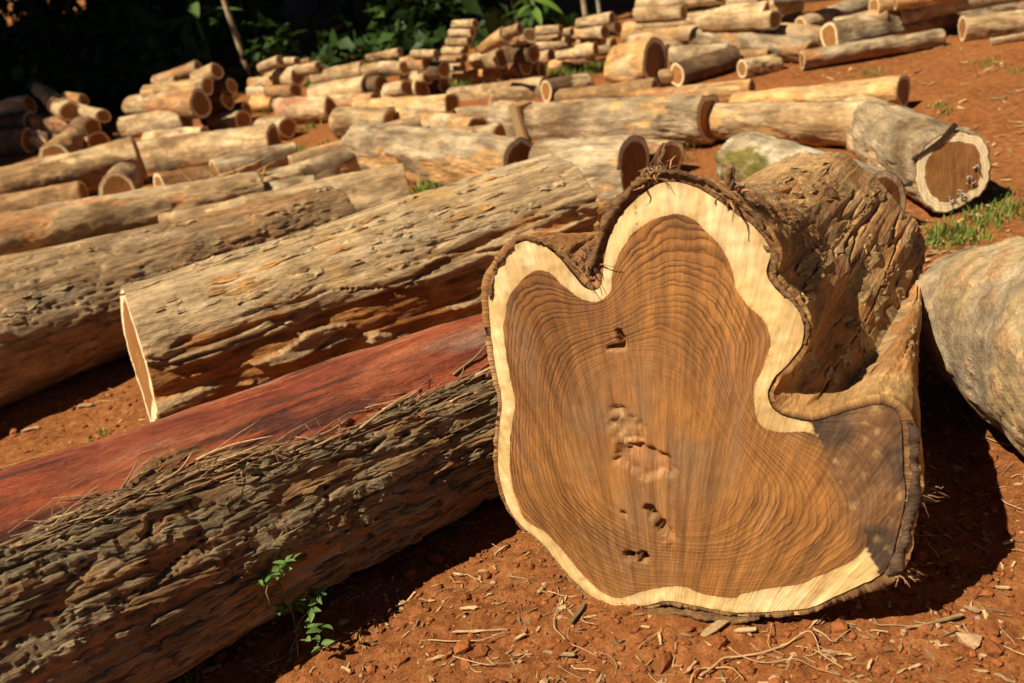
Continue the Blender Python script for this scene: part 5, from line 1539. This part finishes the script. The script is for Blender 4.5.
# a leaf as two bent quads; crowns and bushes are clouds of leaves gathered in clumps
def leaf_cloud(name, nclump, per, dims, lsize, cols, seed, flat=0.5):
    g = np.random.default_rng(seed)
    cc = g.normal(0, 1, (nclump, 3)); cc /= np.linalg.norm(cc, axis=1)[:, None] + 1e-6
    cc *= (g.random((nclump, 1)) ** 0.45)
    cc = cc * np.array(dims)
    N = nclump * per
    C = np.repeat(cc, per, 0) + g.normal(0, 1, (N, 3)) * np.array(dims).mean() * 0.16
    d = g.normal(0, 1, (N, 3)); d[:, 2] = d[:, 2] * flat - .25; d /= np.linalg.norm(d, axis=1)[:, None]
    n_ = g.normal(0, .6, (N, 3)) + np.array((0, 0, 1.0)); sd_ = np.cross(d, n_); sd_ /= np.linalg.norm(sd_, axis=1)[:, None]
    nn = np.cross(sd_, d)
    L = lsize * g.uniform(.6, 1.4, (N, 1)); w = L * g.uniform(.22, .36, (N, 1))
    V = np.stack([C, C + d * L * .5 + sd_ * w + nn * w * .25, C + d * L * .5, C + d * L * .5 - sd_ * w + nn * w * .25, C + d * L - nn * L * .15], 1).reshape(-1, 3)
    b = np.arange(N)[:, None] * 5
    T3 = np.vstack([b + np.array([[0, 1, 2]]), b + np.array([[0, 2, 3]]), b + np.array([[1, 4, 2]]), b + np.array([[2, 4, 3]])])
    k = g.random(N); col = np.array(cols[0]) * (1 - k[:, None]) + np.array(cols[1]) * k[:, None]
    col = col * np.repeat(g.uniform(.7, 1.3, nclump), per)[:, None]
    return V, T3, np.repeat(col, 5, 0)
GREEN = ((0.026, 0.055, 0.011), (0.055, 0.10, 0.018))
crowns = []
for k in range(3):
    V, T3, Cc = leaf_cloud("crown", 150, 42, (1.5, 1.5, 1.0), .30, GREEN, 60 + k)
    crowns.append(mk_mesh("crown", V, T3, M['leaf'], True, Cc, V))
trunk_me = trunk_mesh("trunk", [(0, 0, -.1), (.03, .02, 1.2), (-.03, .05, 2.6), (0, 0, 3.6)], [.05, .04, .034, .02], (0.06, 0.045, 0.03), 10, 9)
def limb_mesh():
    b = Bag()
    for k in range(7):
        a = k * 2.4; p = Vector((0, 0, 2.1 + .2 * k)); e_ = p + Vector((math.cos(a), math.sin(a), .7)) * (1.1 - .06 * k)
        V, Fl = tube([p, p.lerp(e_, .5) + Vector((0, 0, .1)), e_], [.03, .02, .008], 6); b.add(V, Fl, (0.18, 0.13, 0.09))
    return b.mesh("limbs", M['bark_far'])
limbs_me = limb_mesh()
# forest edge in plan, from the left of the frame round to the far right
E = [ground_at(-260, 190), ground_at(-40, 140), ground_at(150, 118), ground_at(300, 92), ground_at(430, 70), ground_at(540, 52), ground_at(620, 34)]
E = [Vector((p.x, p.y, 0)) for p in E]
r = random.Random(77)
NW = Vector((-.45, .89, 0))
tvec = Vector((math.sin(SUN_AZ), math.cos(SUN_AZ), 0)) / math.tan(SUN_EL)
def behind(q):
    """metres behind the forest edge (negative: over the yard)"""
    best = 1e9; sign = 1
    for i in range(len(E) - 1):
        d = E[i + 1] - E[i]; t = max(-.5 if i == 0 else 0, min(1.5 if i == len(E) - 2 else 1, (q - E[i]).dot(d) / d.dot(d)))
        v = q - (E[i] + d * t)
        if v.length < best:
            best = v.length; sign = 1 if d.x * v.y - d.y * v.x > 0 else -1
    return best * sign
spots = []
for yy in np.arange(0.0, 24.0, 1.9):
    for xx in np.arange(-20.0, 7.0, 1.9):
        q = Vector((xx + r.uniform(-.5, .5), yy + r.uniform(-.5, .5), 0))
        sh = min(behind(q + tvec * h) for h in (0.0, 3.0, 4.4, 6.0))
        if 1.2 + (0.9 if xx > -3 else 0) < sh < 7.5: spots.append((q, min(3, int(sh - 1.4))))
for yy in np.arange(4.0, 34.0, 3.3):
    for xx in np.arange(-30.0, 6.0, 3.3):
        q = Vector((xx + r.uniform(-.8, .8), yy + r.uniform(-.8, .8), 0))
        if 6.5 < behind(q) < 16: spots.append((q, 5))
for px, py in [(10, 128), (50, 120), (95, 128), (360, 48), (400, 42), (440, 34), (480, 26)]:  # extra trees added to shade the left stack and the undergrowth
    spots.append((ground_at(px, py) - tvec * 2.9, -1))
for yy in np.arange(2.0, 16.0, 1.25):  # small edge trees, added so their shade falls right behind the stacks
    for xx in np.arange(-12.0, 6.0, 1.25):
        q = Vector((xx + r.uniform(-.3, .3), yy + r.uniform(-.3, .3), 0))
        sh = min(behind(q + tvec * h) for h in (0.0, 1.9, 2.8, 3.6))
        if 0.95 < sh < 1.9: spots.append((q, -1))
def shades(q, row, p):
    s_ = 2.5 if row == 5 else .9 if row < 0 else 1.65 + .06 * row
    v = Vector((q.x, q.y, 3.1 * s_)) - p; u = -sdir
    return (v - u * v.dot(u)).length < 1.75 * s_ and v.dot(u) > 0
keep_lit = [ground_at(253, 84) + Vector((-.02, 0, h)) for h in (.15, .4, .7)] + [ground_at(216, 88) + Vector((0, 0, .62)), ground_at(590, 34) + Vector((0, 0, .3))]
spots = [(q, row) for q, row in spots if not any(shades(q, row, p) for p in keep_lit)]
for px, py in [(-30, 135), (15, 128), (55, 122), (95, 130)]:  # more trees added to keep the far left stack in shade
    q = ground_at(px, py) - tvec * 2.9
    if not any(shades(q, -1, p) for p in keep_lit[:3]): spots.append((q, -1))
print("trees", len(spots))
for k, (q, row) in enumerate(spots):
    t = empty("tree", (q.x, q.y, gz(q.x, q.y)))
    s = r.uniform(2.3, 2.8) if row == 5 else r.uniform(1.5, 1.8) + .06 * row if row >= 0 else r.uniform(.82, .98)
    t.scale = (s, s, s * r.uniform(.9, 1.2)); t.rotation_euler = (0, 0, r.uniform(0, 6.28))
    tag(t, "tall leafy tree standing in deep shade behind the log stacks", "tree", "shade trees behind the log stacks")
    obj("trunk", trunk_me, t); obj("limbs", limbs_me, t)
    c = obj("crown", crowns[k % 3], t); c.location = (0, 0, 3.1 + r.uniform(-.2, .3)); c.rotation_euler = (0, 0, r.uniform(0, 6.28))
# undergrowth filling the shade
ub = Bag()
g = np.random.default_rng(8)
for i in range(len(E) - 1):
    L = (E[i + 1] - E[i]).length
    for k in range(int(L * 32)):
        q = E[i].lerp(E[i + 1], g.random()); dep = g.random() * 11
        q = q + NW * (0.15 + dep)
        hgt = (0.18 + 0.26 * dep) * g.uniform(.5, 1.3)
        V, T3, Cc = leaf_cloud("u", 5, 9, (.32, .32, hgt * .6), .17, GREEN, int(g.integers(1e6)), .7)
        V = V + np.array((q.x, q.y, hgt * .55)); V[:, 2] = np.maximum(V[:, 2], .0)
        ub.add(V, T3, (1, 1, 1)); ub.C[-1] = Cc
tag(obj("undergrowth", ub.mesh("undergrowth", M['leaf'])), "dark green undergrowth filling the shade behind the log stacks", "undergrowth", kind="stuff")

# broad-leaved plants at the forest edge
def broad_plant(label, px, py, hpx, n, Lp, seed, col):
    b = ground_at(px, py); s = (b - Vector((0, 0, CAM_H))).dot(CD) / F
    e = empty("broad_leaved_plant", (b.x, b.y, gz(b.x, b.y))); tag(e, label, "plant", "broad-leaved plants at the forest edge")
    rr = random.Random(seed); h = hpx * s
    V, Fl = tube([(0, 0, -.02), (.02, 0, h * .5), (0, 0, h)], [.03, .022, .012], 8)
    obj("stem", mk_mesh("stem", V, Fl, M['leaf'], True, np.tile((0.12, 0.14, 0.04), (len(V), 1)), V), e)
    lm = leaf_mesh("broad_leaf", Lp * s, Lp * s * .38, col, .15, .35, 10)
    for k in range(n):
        o = obj("leaf", lm, e); z = h * rr.uniform(.75, 1.0); o.location = (0, 0, z)
        o.rotation_euler = (rr.gauss(0, .2), rr.uniform(-.6, .35), k / n * 6.283 + rr.uniform(-.3, .3)); q = rr.uniform(.75, 1.15); o.scale = (q, q, q)
broad_plant("plant with broad pale green leaves hanging at the top left", 216, 88, 85, 9, 48, 1, (0.10, 0.16, 0.045))
broad_plant("broad-leaved plant above the slanting stack, top centre", 540, 48, 48, 8, 30, 2, (0.13, 0.22, 0.03))
broad_plant("broad-leaved plant in the shade left of the thin pale pole", 150, 82, 80, 7, 40, 3, (0.07, 0.12, 0.03))
